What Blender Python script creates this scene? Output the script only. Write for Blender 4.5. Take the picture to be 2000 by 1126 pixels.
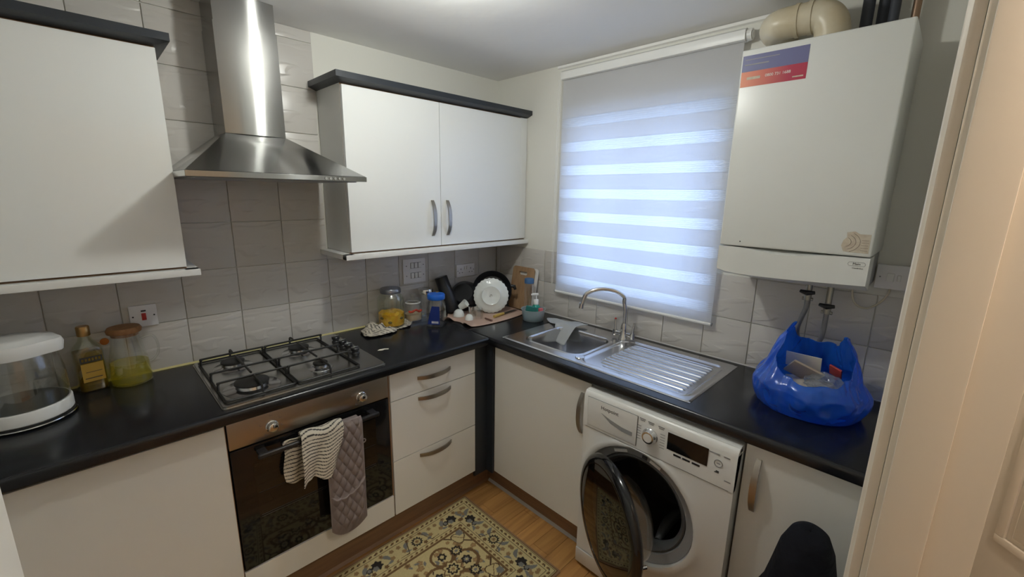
import bpy, bmesh, math, random
import numpy as np
from mathutils import Vector, Matrix, noise
for o in list(bpy.data.objects): bpy.data.objects.remove(o, do_unlink=True)
S = bpy.context.scene
COL = S.collection
PI = math.pi
random.seed(7)
RNG = np.random.default_rng(5)

# ------------------------------------------------------------------ camera
CAM = Vector((-2.0132, -2.1755, 1.63)); YAW, PITCH, ROLL, FPX = 0.7862, -0.2159, 0.0173, 840.91
fw = Vector((math.cos(YAW)*math.cos(PITCH), math.sin(YAW)*math.cos(PITCH), math.sin(PITCH)))
rt = Vector((math.sin(YAW), -math.cos(YAW), 0)); up = rt.cross(fw)
r2 = rt*math.cos(ROLL)+up*math.sin(ROLL); u2 = -rt*math.sin(ROLL)+up*math.cos(ROLL)
cd = bpy.data.cameras.new('camera'); cam = bpy.data.objects.new('camera', cd); COL.objects.link(cam)
cd.sensor_width = 36; cd.sensor_fit = 'HORIZONTAL'; cd.lens = FPX*36/2000; cd.clip_start = 0.01
cam.matrix_world = Matrix(((r2.x, u2.x, -fw.x, CAM.x), (r2.y, u2.y, -fw.y, CAM.y), (r2.z, u2.z, -fw.z, CAM.z), (0, 0, 0, 1)))
S.camera = cam
# ------------------------------------------------------------------ world, light levels, exposure
wd = bpy.data.worlds.new('sky'); S.world = wd; wd.use_nodes = True
bgn = wd.node_tree.nodes['Background']; bgn.inputs[0].default_value = (0.47, 0.62, 1.0, 1); bgn.inputs[1].default_value = 4.1
LAMP_STRENGTH = 170.0; LAMP_COLOR = (0.98, 1.0, 0.94)
HALL_STRENGTH = 260.0; HALL_COLOR = (1.0, 0.84, 0.67)
vs = S.view_settings; vs.view_transform = 'Standard'; vs.look = 'None'; vs.exposure = 0.45; vs.gamma = 1.0; vs.use_curve_mapping = False

# ------------------------------------------------------------------ materials
MATS = {}
def pmat(name, col, rough=.5, metal=0., bump=None, bstr=.2, bdist=.002, colvar=None, **kw):
    m = bpy.data.materials.new(name); m.use_nodes = True; nt = m.node_tree; b = nt.nodes['Principled BSDF']
    b.inputs['Base Color'].default_value = (*col, 1); b.inputs['Roughness'].default_value = rough; b.inputs['Metallic'].default_value = metal
    for k, v in kw.items(): b.inputs[k.replace('_', ' ')].default_value = v
    if bump or colvar:
        tc = nt.nodes.new('ShaderNodeTexCoord'); mp = nt.nodes.new('ShaderNodeMapping'); nt.links.new(tc.outputs['Object'], mp.inputs[0])
    if bump:
        mp.inputs['Scale'].default_value = bump; n = nt.nodes.new('ShaderNodeTexNoise'); n.inputs['Scale'].default_value = 1; n.inputs['Detail'].default_value = 3
        nt.links.new(mp.outputs[0], n.inputs['Vector']); bp = nt.nodes.new('ShaderNodeBump'); bp.inputs['Strength'].default_value = bstr; bp.inputs['Distance'].default_value = bdist
        nt.links.new(n.outputs[0], bp.inputs['Height']); nt.links.new(bp.outputs[0], b.inputs['Normal'])
    if colvar:   # (scale xyz, second colour)
        mp2 = nt.nodes.new('ShaderNodeMapping'); mp2.inputs['Scale'].default_value = colvar[0]; nt.links.new(tc.outputs['Object'], mp2.inputs[0])
        n2 = nt.nodes.new('ShaderNodeTexNoise'); n2.inputs['Scale'].default_value = 1; n2.inputs['Detail'].default_value = 5; nt.links.new(mp2.outputs[0], n2.inputs['Vector'])
        cr = nt.nodes.new('ShaderNodeValToRGB'); cr.color_ramp.elements[0].position = .35; cr.color_ramp.elements[1].position = .65
        cr.color_ramp.elements[0].color = (*col, 1); cr.color_ramp.elements[1].color = (*colvar[1], 1)
        nt.links.new(n2.outputs[0], cr.inputs[0]); nt.links.new(cr.outputs[0], b.inputs['Base Color'])
    MATS[name] = m; return m
def thin(name, tint, gloss=1.0, rough=.03, diff=None, dfac=0., ior=1.6):
    """thin clear glass or plastic: tinted see-through with a Fresnel sheen"""
    m = bpy.data.materials.new(name); m.use_nodes = True; nt = m.node_tree; nt.nodes.remove(nt.nodes['Principled BSDF']); out = nt.nodes['Material Output']
    t = nt.nodes.new('ShaderNodeBsdfTransparent'); t.inputs[0].default_value = (*tint, 1)
    g = nt.nodes.new('ShaderNodeBsdfGlossy'); g.inputs['Roughness'].default_value = rough; g.inputs[0].default_value = (gloss, gloss, gloss, 1)
    fr = nt.nodes.new('ShaderNodeFresnel'); ge = nt.nodes.new('ShaderNodeNewGeometry'); im = nt.nodes.new('ShaderNodeMapRange')   # same sheen on both faces of the thin wall
    im.inputs[3].default_value = ior; im.inputs[4].default_value = 1/ior; nt.links.new(ge.outputs['Backfacing'], im.inputs[0]); nt.links.new(im.outputs[0], fr.inputs[0])
    mx = nt.nodes.new('ShaderNodeMixShader'); nt.links.new(fr.outputs[0], mx.inputs[0])
    base = t.outputs[0]
    if diff:
        d = nt.nodes.new('ShaderNodeBsdfDiffuse'); d.inputs[0].default_value = (*diff, 1); tl = nt.nodes.new('ShaderNodeBsdfTranslucent'); tl.inputs[0].default_value = (*diff, 1)
        dm = nt.nodes.new('ShaderNodeMixShader'); dm.inputs[0].default_value = .4; nt.links.new(d.outputs[0], dm.inputs[1]); nt.links.new(tl.outputs[0], dm.inputs[2])
        m2 = nt.nodes.new('ShaderNodeMixShader'); m2.inputs[0].default_value = dfac; nt.links.new(t.outputs[0], m2.inputs[1]); nt.links.new(dm.outputs[0], m2.inputs[2]); base = m2.outputs[0]
    nt.links.new(base, mx.inputs[1]); nt.links.new(g.outputs[0], mx.inputs[2]); nt.links.new(mx.outputs[0], out.inputs[0]); MATS[name] = m; return m
def brushed(name, col, rough, axis='Z', an=.75, rot=0.):
    m = pmat(name, col, rough, 1.0, Anisotropic=an, Anisotropic_Rotation=rot); nt = m.node_tree
    t = nt.nodes.new('ShaderNodeTangent'); t.direction_type = 'RADIAL'; t.axis = axis; nt.links.new(t.outputs[0], nt.nodes['Principled BSDF'].inputs['Tangent']); return m
def emis(name, col, s):
    m = bpy.data.materials.new(name); m.use_nodes = True; b = m.node_tree.nodes['Principled BSDF']; b.inputs['Base Color'].default_value = (*col, 1)
    b.inputs['Emission Color'].default_value = (*col, 1); b.inputs['Emission Strength'].default_value = s; MATS[name] = m; return m
pmat('plaster', (.77, .76, .70), .85, bump=(30, 30, 30), bstr=.15)
pmat('ceiling_paint', (.90, .89, .865), .9, bump=(5, 5, 5), bstr=.25, bdist=.02)
pmat('hall_paint', (.72, .62, .50), .85)
pmat('frame_paint', (.70, .64, .55), .45, bump=(4, 4, 40), bstr=.1)
pmat('grout', (.50, .48, .45), .9)
pmat('door_gloss', (.82, .83, .81), .09)
pmat('door_satin', (.78, .77, .73), .32)
pmat('carcass', (.72, .72, .69), .4)
pmat('wood_edge', (.30, .17, .09), .6)
pmat('slate_dark', (.022, .027, .034), .42, bump=(60, 60, 60), bstr=.15)
pmat('worktop', (.009, .010, .013), .22, bump=(220, 220, 220), bstr=.12, bdist=.001)
pmat('plinth_wood', (.20, .115, .065), .5, colvar=((4, 4, 60), (.26, .15, .08)))
pmat('seal_grey', (.45, .44, .42), .6)
pmat('seal_yellow', (.62, .55, .25), .6)
brushed('steel_hood', (.40, .40, .39), .19, an=1.0, rot=.25)
brushed('steel_panel', (.44, .41, .37), .33)
pmat('steel_sink', (.62, .62, .63), .2, 1.0)
pmat('steel_hob', (.50, .50, .485), .27, 1.0)
pmat('chrome', (.72, .72, .72), .12, 1.0)
pmat('nickel', (.40, .37, .33), .32, 1.0)
pmat('cast_black', (.012, .012, .012), .45)
pmat('gloss_black', (.008, .008, .009), .06)
pmat('oven_glass', (.012, .010, .008), .04)
pmat('black_plastic', (.015, .015, .017), .35)
pmat('appliance_white', (.80, .80, .78), .25)
pmat('appliance_grey', (.30, .31, .32), .35)
pmat('rubber_grey', (.10, .105, .11), .5)
pmat('drum_steel', (.20, .20, .21), .35, 1.0)
pmat('ink', (.03, .03, .035), .6)
pmat('ink_grey', (.30, .30, .31), .6)
pmat('boiler_white', (.74, .75, .73), .3, colvar=((2.5, 2.5, 2.5), (.71, .72, .69)))
pmat('flue_cream', (.62, .56, .43), .35, colvar=((14, 14, 14), (.55, .47, .32)))
pmat('pipe_dark', (.04, .045, .06), .6)
pmat('copper_dull', (.33, .22, .15), .4, .8)
pmat('hose_grey', (.26, .26, .26), .4, .6, bump=(300, 300, 500), bstr=.6)
pmat('brass_dull', (.40, .38, .33), .35, .9)
pmat('cable_cream', (.66, .60, .46), .5)
pmat('switch_white', (.80, .79, .80), .3)
pmat('red_rocker', (.45, .02, .02), .3)
pmat('plastic_white', (.82, .82, .80), .35)
pmat('wood_board', (.42, .27, .15), .55, colvar=((60, 60, 6), (.33, .20, .105)))
pmat('wood_lid', (.36, .17, .06), .55, colvar=((60, 60, 60), (.28, .12, .04)))
pmat('china', (.82, .85, .82), .12)
pmat('pan_black', (.012, .013, .016), .28)
pmat('mat_pink', (.52, .36, .28), .8, bump=(250, 250, 250), bstr=.3)
pmat('blue_lid', (.01, .13, .62), .35)
pmat('label_blue', (.01, .03, .20), .5)
pmat('label_white', (.75, .75, .72), .5)
pmat('lid_grey', (.27, .28, .31), .3, .8)
pmat('gold_cap', (.45, .27, .10), .3, .8)
pmat('pickle', (.78, .47, .015), .35, bump=(90, 90, 90), bstr=.5, colvar=((45, 45, 45), (.70, .32, .01)))
pmat('pickle_dark', (.12, .09, .02), .4)
pmat('rice', (.55, .42, .28), .8)
pmat('red_print', (.50, .06, .03), .6)
pmat('amber', (.42, .25, .04), .45)
pmat('orange', (.65, .20, .03), .5)
pmat('yellow_wood', (.58, .40, .10), .5)
pmat('brown_stick', (.16, .08, .06), .5)
pmat('blade', (.03, .03, .035), .3, .5)
pmat('sponge_green', (.02, .16, .14), .9)
pmat('sponge_pink', (.65, .16, .18), .9)
pmat('soap_green', (.03, .30, .24), .25)
pmat('grey_cloth', (.40, .41, .41), .95, bump=(400, 400, 400), bstr=.4)
pmat('mitt_fabric', (.215, .175, .165), .9, bump=(350, 350, 350), bstr=.3)
pmat('mitt_piping', (.25, .21, .20), .9)
pmat('garment', (.005, .0055, .009), .9, bump=(18, 18, 40), bstr=.7, bdist=.01, Specular_IOR_Level=.2)
pmat('paper', (.72, .66, .55), .8)
pmat('card', (.45, .36, .27), .8)
pmat('red_pack', (.45, .05, .04), .4)
pmat('sticker_blue', (.12, .13, .30), .35, colvar=((0, 3, 0), (.17, .17, .30)))
pmat('worn_paper', (.62, .56, .45), .7, colvar=((60, 60, 60), (.50, .42, .33)))
pmat('worn_ring', (.28, .22, .18), .7)
pmat('upvc', (.80, .80, .80), .3)
pmat('hall_door', (.80, .74, .66), .35)
pmat('ground', (.55, .55, .55), .9)
pmat('laminate', (.36, .20, .075), .38)
thin('glass', (.95, .96, .95), ior=2.0)
thin('glass_green', (.92, .95, .88), ior=2.0)
thin('plastic_clear', (.95, .96, .97), rough=.08, ior=1.9)
thin('window_glass', (.92, .95, .95))
thin('water', (.95, .96, .95))
thin('oil_light', (.93, .88, .34), diff=(.80, .70, .08), dfac=.3)
thin('oil_dark', (.85, .68, .18), diff=(.55, .36, .03), dfac=.4)
thin('tub_plastic', (.75, .82, .84), gloss=.6, rough=.3, diff=(.62, .72, .75), dfac=.65)
thin('bag_blue', (.20, .50, 1.0), gloss=.9, rough=.22, diff=(.035, .27, .95), dfac=.36)
thin('film_clear', (.85, .88, .90), rough=.2, diff=(.7, .75, .78), dfac=.3)
thin('smoked', (.10, .085, .075), rough=.04)
# orange-red sticker: a printed gradient, a colour of the sticker itself
m = pmat('sticker_red', (.62, .20, .08), .35); nt = m.node_tree; tc = nt.nodes.new('ShaderNodeTexCoord'); cr = nt.nodes.new('ShaderNodeValToRGB'); sp = nt.nodes.new('ShaderNodeSeparateXYZ')
nt.links.new(tc.outputs['Generated'], sp.inputs[0]); nt.links.new(sp.outputs[1], cr.inputs[0]); cr.color_ramp.elements[0].color = (.42, .03, .07, 1); cr.color_ramp.elements[1].color = (.72, .25, .13, 1); cr.color_ramp.elements[0].position = .25
nt.links.new(cr.outputs[0], nt.nodes['Principled BSDF'].inputs['Base Color'])
# ceramic tile with low wavy dashes pressed in
m = pmat('tile', (.60, .575, .54), .28); nt = m.node_tree; b = nt.nodes['Principled BSDF']
tc = nt.nodes.new('ShaderNodeTexCoord'); mp = nt.nodes.new('ShaderNodeMapping'); mp.inputs['Scale'].default_value = (9, 9, 30); nt.links.new(tc.outputs['Object'], mp.inputs[0])
n = nt.nodes.new('ShaderNodeTexNoise'); n.inputs['Scale'].default_value = 1; n.inputs['Detail'].default_value = 0; n.inputs['Distortion'].default_value = .3; nt.links.new(mp.outputs[0], n.inputs['Vector'])
cr = nt.nodes.new('ShaderNodeValToRGB'); cr.color_ramp.elements[0].position = .57; cr.color_ramp.elements[1].position = .68; nt.links.new(n.outputs[0], cr.inputs[0])
bp = nt.nodes.new('ShaderNodeBump'); bp.inputs['Strength'].default_value = .6; bp.inputs['Distance'].default_value = .003; nt.links.new(cr.outputs[0], bp.inputs['Height']); nt.links.new(bp.outputs[0], b.inputs['Normal'])
# laminate grain, a little different on each plank
m = MATS['laminate']; nt = m.node_tree; b = nt.nodes['Principled BSDF']; oi = nt.nodes.new('ShaderNodeObjectInfo'); tc = nt.nodes.new('ShaderNodeTexCoord')
va = nt.nodes.new('ShaderNodeVectorMath'); va.operation = 'ADD'; mp = nt.nodes.new('ShaderNodeMapping'); mp.inputs['Scale'].default_value = (2.2, 30, 30)
nt.links.new(tc.outputs['Object'], va.inputs[0]); nt.links.new(oi.outputs['Location'], va.inputs[1]); nt.links.new(va.outputs[0], mp.inputs[0]); n = nt.nodes.new('ShaderNodeTexNoise'); n.inputs['Scale'].default_value = 1; n.inputs['Detail'].default_value = 6; n.inputs['Distortion'].default_value = .6
nt.links.new(mp.outputs[0], n.inputs['Vector']); cr = nt.nodes.new('ShaderNodeValToRGB'); cr.color_ramp.elements[0].position = .3; cr.color_ramp.elements[1].position = .7; cr.color_ramp.elements[0].color = (.33, .155, .045, 1); cr.color_ramp.elements[1].color = (.56, .30, .10, 1); nt.links.new(n.outputs[0], cr.inputs[0])
hs = nt.nodes.new('ShaderNodeHueSaturation'); mr = nt.nodes.new('ShaderNodeMapRange'); mr.inputs[3].default_value = .82; mr.inputs[4].default_value = 1.15; nt.links.new(oi.outputs['Random'], mr.inputs[0]); nt.links.new(mr.outputs[0], hs.inputs['Value']); nt.links.new(cr.outputs[0], hs.inputs['Color']); nt.links.new(hs.outputs[0], b.inputs['Base Color'])
# blind fabrics
def fabric(name, col, trans, clear):
    m = bpy.data.materials.new(name); m.use_nodes = True; nt = m.node_tree; nt.nodes.remove(nt.nodes['Principled BSDF']); out = nt.nodes['Material Output']
    d = nt.nodes.new('ShaderNodeBsdfDiffuse'); d.inputs[0].default_value = (*col, 1); t = nt.nodes.new('ShaderNodeBsdfTranslucent'); t.inputs[0].default_value = (*col, 1); tp = nt.nodes.new('ShaderNodeBsdfTransparent')
    a = nt.nodes.new('ShaderNodeMixShader'); a.inputs[0].default_value = trans; nt.links.new(d.outputs[0], a.inputs[1]); nt.links.new(t.outputs[0], a.inputs[2])
    c = nt.nodes.new('ShaderNodeMixShader'); c.inputs[0].default_value = clear; nt.links.new(a.outputs[0], c.inputs[1]); nt.links.new(tp.outputs[0], c.inputs[2]); nt.links.new(c.outputs[0], out.inputs[0]); MATS[name] = m; return m, nt, c
fabric('blind_opaque', (.86, .86, .87), .66, 0.)
m, nt, c = fabric('blind_sheer', (.90, .90, .90), .82, .3)
tc = nt.nodes.new('ShaderNodeTexCoord'); w = nt.nodes.new('ShaderNodeTexWave'); w.bands_direction = 'Z'; w.inputs['Scale'].default_value = 34; nt.links.new(tc.outputs['Object'], w.inputs[0])
mr = nt.nodes.new('ShaderNodeMapRange'); mr.inputs[3].default_value = .0; mr.inputs[4].default_value = .16; nt.links.new(w.outputs[1], mr.inputs[0]); nt.links.new(mr.outputs[0], c.inputs[0])
# colour read from a mesh attribute (woven rug, striped cloth)
def attrmat(name, rough=.95, bump=None):
    m = pmat(name, (1, 1, 1), rough, bump=bump, bstr=.4); nt = m.node_tree; a = nt.nodes.new('ShaderNodeAttribute'); a.attribute_name = 'weave'; nt.links.new(a.outputs[0], nt.nodes['Principled BSDF'].inputs['Base Color']); return m
attrmat('rug_weave', bump=(500, 500, 500)); attrmat('striped_cloth')

# ------------------------------------------------------------------ mesh helpers
def BM(): return bmesh.new()
def box(bm, x0, x1, y0, y1, z0, z1, bev=0., seg=2):
    x0, x1 = sorted((x0, x1)); y0, y1 = sorted((y0, y1)); z0, z1 = sorted((z0, z1))
    v = [bm.verts.new(c) for c in ((x0, y0, z0), (x1, y0, z0), (x1, y1, z0), (x0, y1, z0), (x0, y0, z1), (x1, y0, z1), (x1, y1, z1), (x0, y1, z1))]
    f = [bm.faces.new([v[i] for i in q]) for q in ((3, 2, 1, 0), (4, 5, 6, 7), (0, 1, 5, 4), (1, 2, 6, 5), (2, 3, 7, 6), (3, 0, 4, 7))]
    if bev > 0:
        es = list({e for q in f for e in q.edges}); bmesh.ops.bevel(bm, geom=es, offset=bev, segments=seg, affect='EDGES', profile=.6)
    return v
def prism(bm, pts, a, b, axis):
    """closed 2D outline swept from a to b along axis; pts are the other two coordinates in xyz order"""
    def mk(p, t): return {'x': (t, p[0], p[1]), 'y': (p[0], t, p[1]), 'z': (p[0], p[1], t)}[axis]
    A = [bm.verts.new(mk(p, a)) for p in pts]; B = [bm.verts.new(mk(p, b)) for p in pts]; n = len(pts)
    for i in range(n): bm.faces.new((A[i], A[(i+1) % n], B[(i+1) % n], B[i]))
    bm.faces.new(A[::-1]); bm.faces.new(B)
    bmesh.ops.recalc_face_normals(bm, faces=bm.faces)
def lathe(bm, prof, n=32, M=None, squash=None):
    rings = []
    for r, z in prof:
        if r < 1e-5: rings.append([bm.verts.new((0, 0, z))])
        else:
            L = []
            for i in range(n):
                a = 2*PI*i/n; x, y = r*math.cos(a), r*math.sin(a)
                if squash: x, y = squash(x, y, z)
                L.append(bm.verts.new((x, y, z)))
            rings.append(L)
    for p, q in zip(rings, rings[1:]):
        for i in range(n):
            j = (i+1) % n
            if len(p) == 1 and len(q) == 1: continue
            if len(p) == 1: bm.faces.new((p[0], q[i], q[j]))
            elif len(q) == 1: bm.faces.new((p[j], p[i], q[0]))
            else: bm.faces.new((p[i], p[j], q[j], q[i]))
    if M: bmesh.ops.transform(bm, matrix=M, verts=[v for L in rings for v in L])
    bmesh.ops.recalc_face_normals(bm, faces=bm.faces)
def tube(bm, pts, r, n=10, caps=True, closed=False, flat=None):
    pts = [Vector(p) for p in pts]; N = len(pts); rs = r if isinstance(r, (list, tuple)) else [r]*N
    T = []
    for i in range(N):
        a = pts[i-1] if (i > 0 or closed) else pts[i]; b = pts[(i+1) % N] if (i < N-1 or closed) else pts[i]
        T.append((b-a).normalized())
    u = T[0].orthogonal().normalized() if flat is None else (Vector(flat)-T[0]*T[0].dot(Vector(flat))).normalized()
    rings = []
    for i in range(N):
        u = (u - T[i]*u.dot(T[i])).normalized(); w = T[i].cross(u)
        rings.append([bm.verts.new(pts[i]+rs[i]*(math.cos(2*PI*k/n)*u+math.sin(2*PI*k/n)*w)) for k in range(n)])
    for i in range(N if closed else N-1):
        p, q = rings[i], rings[(i+1) % N]
        for k in range(n): bm.faces.new((p[k], p[(k+1) % n], q[(k+1) % n], q[k]))
    if caps and not closed: bm.faces.new(rings[0][::-1]); bm.faces.new(rings[-1])
    bmesh.ops.recalc_face_normals(bm, faces=bm.faces)
def smoothpath(pts, k=6):
    P = [Vector(p) for p in pts]; out = []
    for i in range(len(P)-1):
        p0, p1, p2, p3 = P[max(i-1, 0)], P[i], P[i+1], P[min(i+2, len(P)-1)]
        for j in range(k):
            t = j/k; out.append(.5*((2*p1)+(p2-p0)*t+(2*p0-5*p1+4*p2-p3)*t*t+(3*p1-p0-3*p2+p3)*t**3))
    return out+[P[-1]]
def rounded(x0, x1, y0, y1, r, k=5):
    pts = []
    for cx, cy, a0 in ((x1-r, y1-r, 0), (x0+r, y1-r, 90), (x0+r, y0+r, 180), (x1-r, y0+r, 270)):
        for i in range(k+1):
            a = math.radians(a0+90*i/k); pts.append((cx+r*math.cos(a), cy+r*math.sin(a)))
    return pts
def ball(bm, c, r, u=20, v=12, sc=(1, 1, 1)):
    R = bmesh.ops.create_uvsphere(bm, u_segments=u, v_segments=v, radius=r); bmesh.ops.transform(bm, matrix=Matrix.Translation(c) @ Matrix.Diagonal((*sc, 1)), verts=R['verts'])
def cyl(bm, p, q, r, n=20, r2=None):
    p, q = Vector(p), Vector(q); tube(bm, [p, q], [r, r if r2 is None else r2], n)
def finish(bm, name, ang=40):
    me = bpy.data.meshes.new(name); bm.to_mesh(me); bm.free()
    for p in me.polygons: p.use_smooth = True
    me.set_sharp_from_angle(angle=math.radians(ang)); return me
ROOTM = {}
def obj(name, bm, mat, parent=None, local=False, ang=40):
    me = finish(bm, name, ang) if isinstance(bm, bmesh.types.BMesh) else bm
    o = bpy.data.objects.new(name, me); COL.objects.link(o); me.materials.append(MATS[mat]) if len(me.materials) == 0 else None
    if parent:
        o.parent = parent
        if parent.name in ROOTM and not local: o.matrix_parent_inverse = ROOTM[parent.name].inverted()
    return o
def thing(name, label, cat, loc=(0, 0, 0), rot=(0, 0, 0), group=None):
    o = bpy.data.objects.new(name, None); COL.objects.link(o); o.empty_display_size = .05; o.location = loc; o.rotation_euler = rot
    from mathutils import Euler
    ROOTM[o.name] = Matrix.Translation(loc) @ Euler(rot).to_matrix().to_4x4()
    o['label'] = label; o['category'] = cat
    if group: o['group'] = group
    return o
def tag(o, label, cat, group=None):
    o['label'] = label; o['category'] = cat
    if group: o['group'] = group
    return o
def struct(o, label=None):
    o['kind'] = 'structure'
    if label: o['label'] = label
    return o
def text(name, s, size, mat, origin, X, Y, parent, depth=.0004, align='CENTER'):
    cu = bpy.data.curves.new(name, 'FONT'); cu.body = s; cu.size = size; cu.extrude = depth; cu.align_x = align; cu.align_y = 'CENTER'
    t = bpy.data.objects.new(name, cu); me = bpy.data.meshes.new_from_object(t); bpy.data.objects.remove(t)
    X, Y = Vector(X), Vector(Y); Z = X.cross(Y); O = Vector(origin)
    me.transform(Matrix(((X.x, Y.x, Z.x, O.x), (X.y, Y.y, Z.y, O.y), (X.z, Y.z, Z.z, O.z), (0, 0, 0, 1))))
    return obj(name, me, mat, parent)
def sheet(name, f, nu, nv, mat, parent=None, thick=.002, weave=None, local=False):
    """cloth: f(u,v)->xyz on a grid, given real thickness; weave(u,v)->rgb colours the yarn"""
    vs_ = [f(i/nu, j/nv) for j in range(nv+1) for i in range(nu+1)]
    fs = [(j*(nu+1)+i, j*(nu+1)+i+1, (j+1)*(nu+1)+i+1, (j+1)*(nu+1)+i) for j in range(nv) for i in range(nu)]
    me = bpy.data.meshes.new(name); me.from_pydata([tuple(v) for v in vs_], [], fs); me.update()
    if weave:
        ca = me.color_attributes.new('weave', 'FLOAT_COLOR', 'POINT')
        for j in range(nv+1):
            for i in range(nu+1): ca.data[j*(nu+1)+i].color = (*weave(i/nu, j/nv), 1)
    for p in me.polygons: p.use_smooth = True
    o = obj(name, me, mat, parent, local); md = o.modifiers.new('thickness', 'SOLIDIFY'); md.thickness = thick; md.offset = 0; return o
def nz(x, y, z=0, s=1.): return noise.noise(Vector((x*s, y*s, z*s)))

H = .905
# ------------------------------------------------------------------ room shell
XL, YF = -2.42, -2.167          # far left wall face, doorway wall face (kitchen side)
XJ, XN = -1.262, -2.128         # right and left door lining faces
ZC = 2.329
bm = BM(); box(bm, XL-.1, .3, YF-.1, .1, -.06, -.012); floor = struct(obj('floor', bm, 'grout'), 'oak laminate floor of the kitchen')
pw = .093; row = 0; y = 0.
plank_meshes = {}
def plank_mesh(L):
    k = round(L, 3)
    if k not in plank_meshes:
        b = BM(); box(b, -L/2+.0006, L/2-.0006, -pw/2+.0006, pw/2-.0006, -.011, 0, .0009, 1); plank_meshes[k] = finish(b, 'plank')
    return plank_meshes[k]
while y > YF-.1:
    x = .0-[.0, .31, .13, .44][row % 4]; a = 0.
    while a > XL+.01:
        e = max(x-.55, XL) if a < 0 else max(x-.25, XL)
        if a-e > .05:
            o = obj('plank', plank_mesh(a-e), 'laminate', floor); o.location = ((a+e)/2, y-pw/2, 0)
        a = e; x = e
    y -= pw; row += 1
# walls
bm = BM(); box(bm, XL-.1, .0, 0, .12, -.05, 2.5); wall_back = struct(obj('wall_back', bm, 'plaster'))
WY0, WY1, WZ0, WZ1 = -.60, -1.432, 1.102, 2.065
bm = BM()
box(bm, 0, .26, .12, WY0, -.05, 2.5); box(bm, 0, .26, WY1, YF-.12, -.05, 2.5); box(bm, 0, .26, WY0, WY1, -.05, WZ0); box(bm, 0, .26, WY0, WY1, WZ1, 2.5)
wall_right = struct(obj('wall_right', bm, 'plaster'))
bm = BM(); box(bm, XL-.1, XL, .0, -1.412, -.05, 2.5); box(bm, XL-.1, XN, -1.412, YF-.1, -.05, 2.5); struct(obj('wall_left', bm, 'plaster'))
bm = BM(); box(bm, XJ+.022, .0, YF, YF-.1, -.05, 2.5); box(bm, XN, XJ+.022, YF, YF-.1, 2.03, 2.5); struct(obj('wall_front', bm, 'plaster'))
bm = BM(); box(bm, XL-.1, .26, .12, YF-.1, ZC, ZC+.1); struct(obj('ceiling', bm, 'ceiling_paint'))
bm = BM(); prism(bm, [(0, ZC), (-.012, ZC-.004), (-.012, ZC-.016), (0, ZC-.02)], -.50, -1.56, 'y'); struct(obj('trim_1', bm, 'ceiling_paint'))
# wall tiles: every tile is its own piece
TW, TH, TX0, TZ0, TY0, TT = .1986, .1963, -1.1581, .9038, -.2484, .006
tile_meshes = {}
def tile_mesh(w, h, axis):
    k = (round(w, 3), round(h, 3), axis)
    if k not in tile_meshes:
        b = BM(); g = .0013
        if axis == 'b': box(b, -w/2+g, w/2-g, -TT, 0, -h/2+g, h/2-g, .0018, 2)
        else: box(b, -TT, 0, -w/2+g, w/2-g, -h/2+g, h/2-g, .0018, 2)
        tile_meshes[k] = finish(b, 'tile', 60)
    return tile_meshes[k]
xs = [TX0+i*TW for i in range(-6, 6)]; xs = [XL]+[x for x in xs if x > XL+.02]+[-.0065]
for a, b in zip(xs, xs[1:]):
    ztop = ZC if b < TX0+.01 else TZ0+2*TH
    z = TZ0
    while z < ztop-.01:
        z1 = min(z+TH, ztop)
        hid = (b < -1.79 and 1.36 < z and z1 < 2.08) or (a > TX0-.01 and z > 1.36)
        if not hid and b-a > .01:
            o = obj('tile', tile_mesh(b-a, z1-z, 'b'), 'tile', wall_back); o.location = ((a+b)/2, 0, (z+z1)/2)
        z = z1
ys = [-.0065]+[TY0+TW-.0]+[TY0-i*TW for i in range(0, 10)]; ys = [y for y in ys if y > YF+.02]+[YF]
for a, b in zip(ys, ys[1:]):
    for r in range(2):
        z, z1 = TZ0+r*TH, TZ0+(r+1)*TH
        segs = [(a, b)]
        if r == 1:
            segs = []
            if a > WY0: segs.append((a, max(b, WY0)))
            if b < WY1: segs.append((min(a, WY1), b))
        for p, q in segs:
            if p-q > .01:
                o = obj('tile', tile_mesh(p-q, z1-z, 'r'), 'tile', wall_right); o.location = (0, (p+q)/2, (z+z1)/2)
# window
wroot = thing('window_1', 'white plastic framed window behind the striped blind', 'window', (.12, (WY0+WY1)/2, WZ0)); del wroot['category']; struct(wroot)
bm = BM()
for a in ((.10, .17, WY0, WY0-.055, WZ0, WZ1), (.10, .17, WY1+.055, WY1, WZ0, WZ1), (.10, .17, WY0-.055, WY1+.055, WZ0, WZ0+.055), (.10, .17, WY0-.055, WY1+.055, WZ1-.055, WZ1), (.10, .17, -.99, -1.05, WZ0+.055, WZ1-.055)): box(bm, *a, .004)
obj('window_frame', bm, 'upvc', wroot)
for a, b in ((WY0-.055, -.99), (-1.05, WY1+.055)):
    bm = BM(); box(bm, .130, .136, a, b, WZ0+.055, WZ1-.055); obj('pane', bm, 'window_glass', wroot)
bm = BM(); box(bm, .002, .10, WY0-.001, WY1+.001, WZ0+.0005, WZ0+.012, .003); obj('window_sill', bm, 'upvc', wroot)
bm = BM(); box(bm, .3, 30, -20, 20, -.3, -.2); struct(obj('ground', bm, 'ground'))
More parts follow.
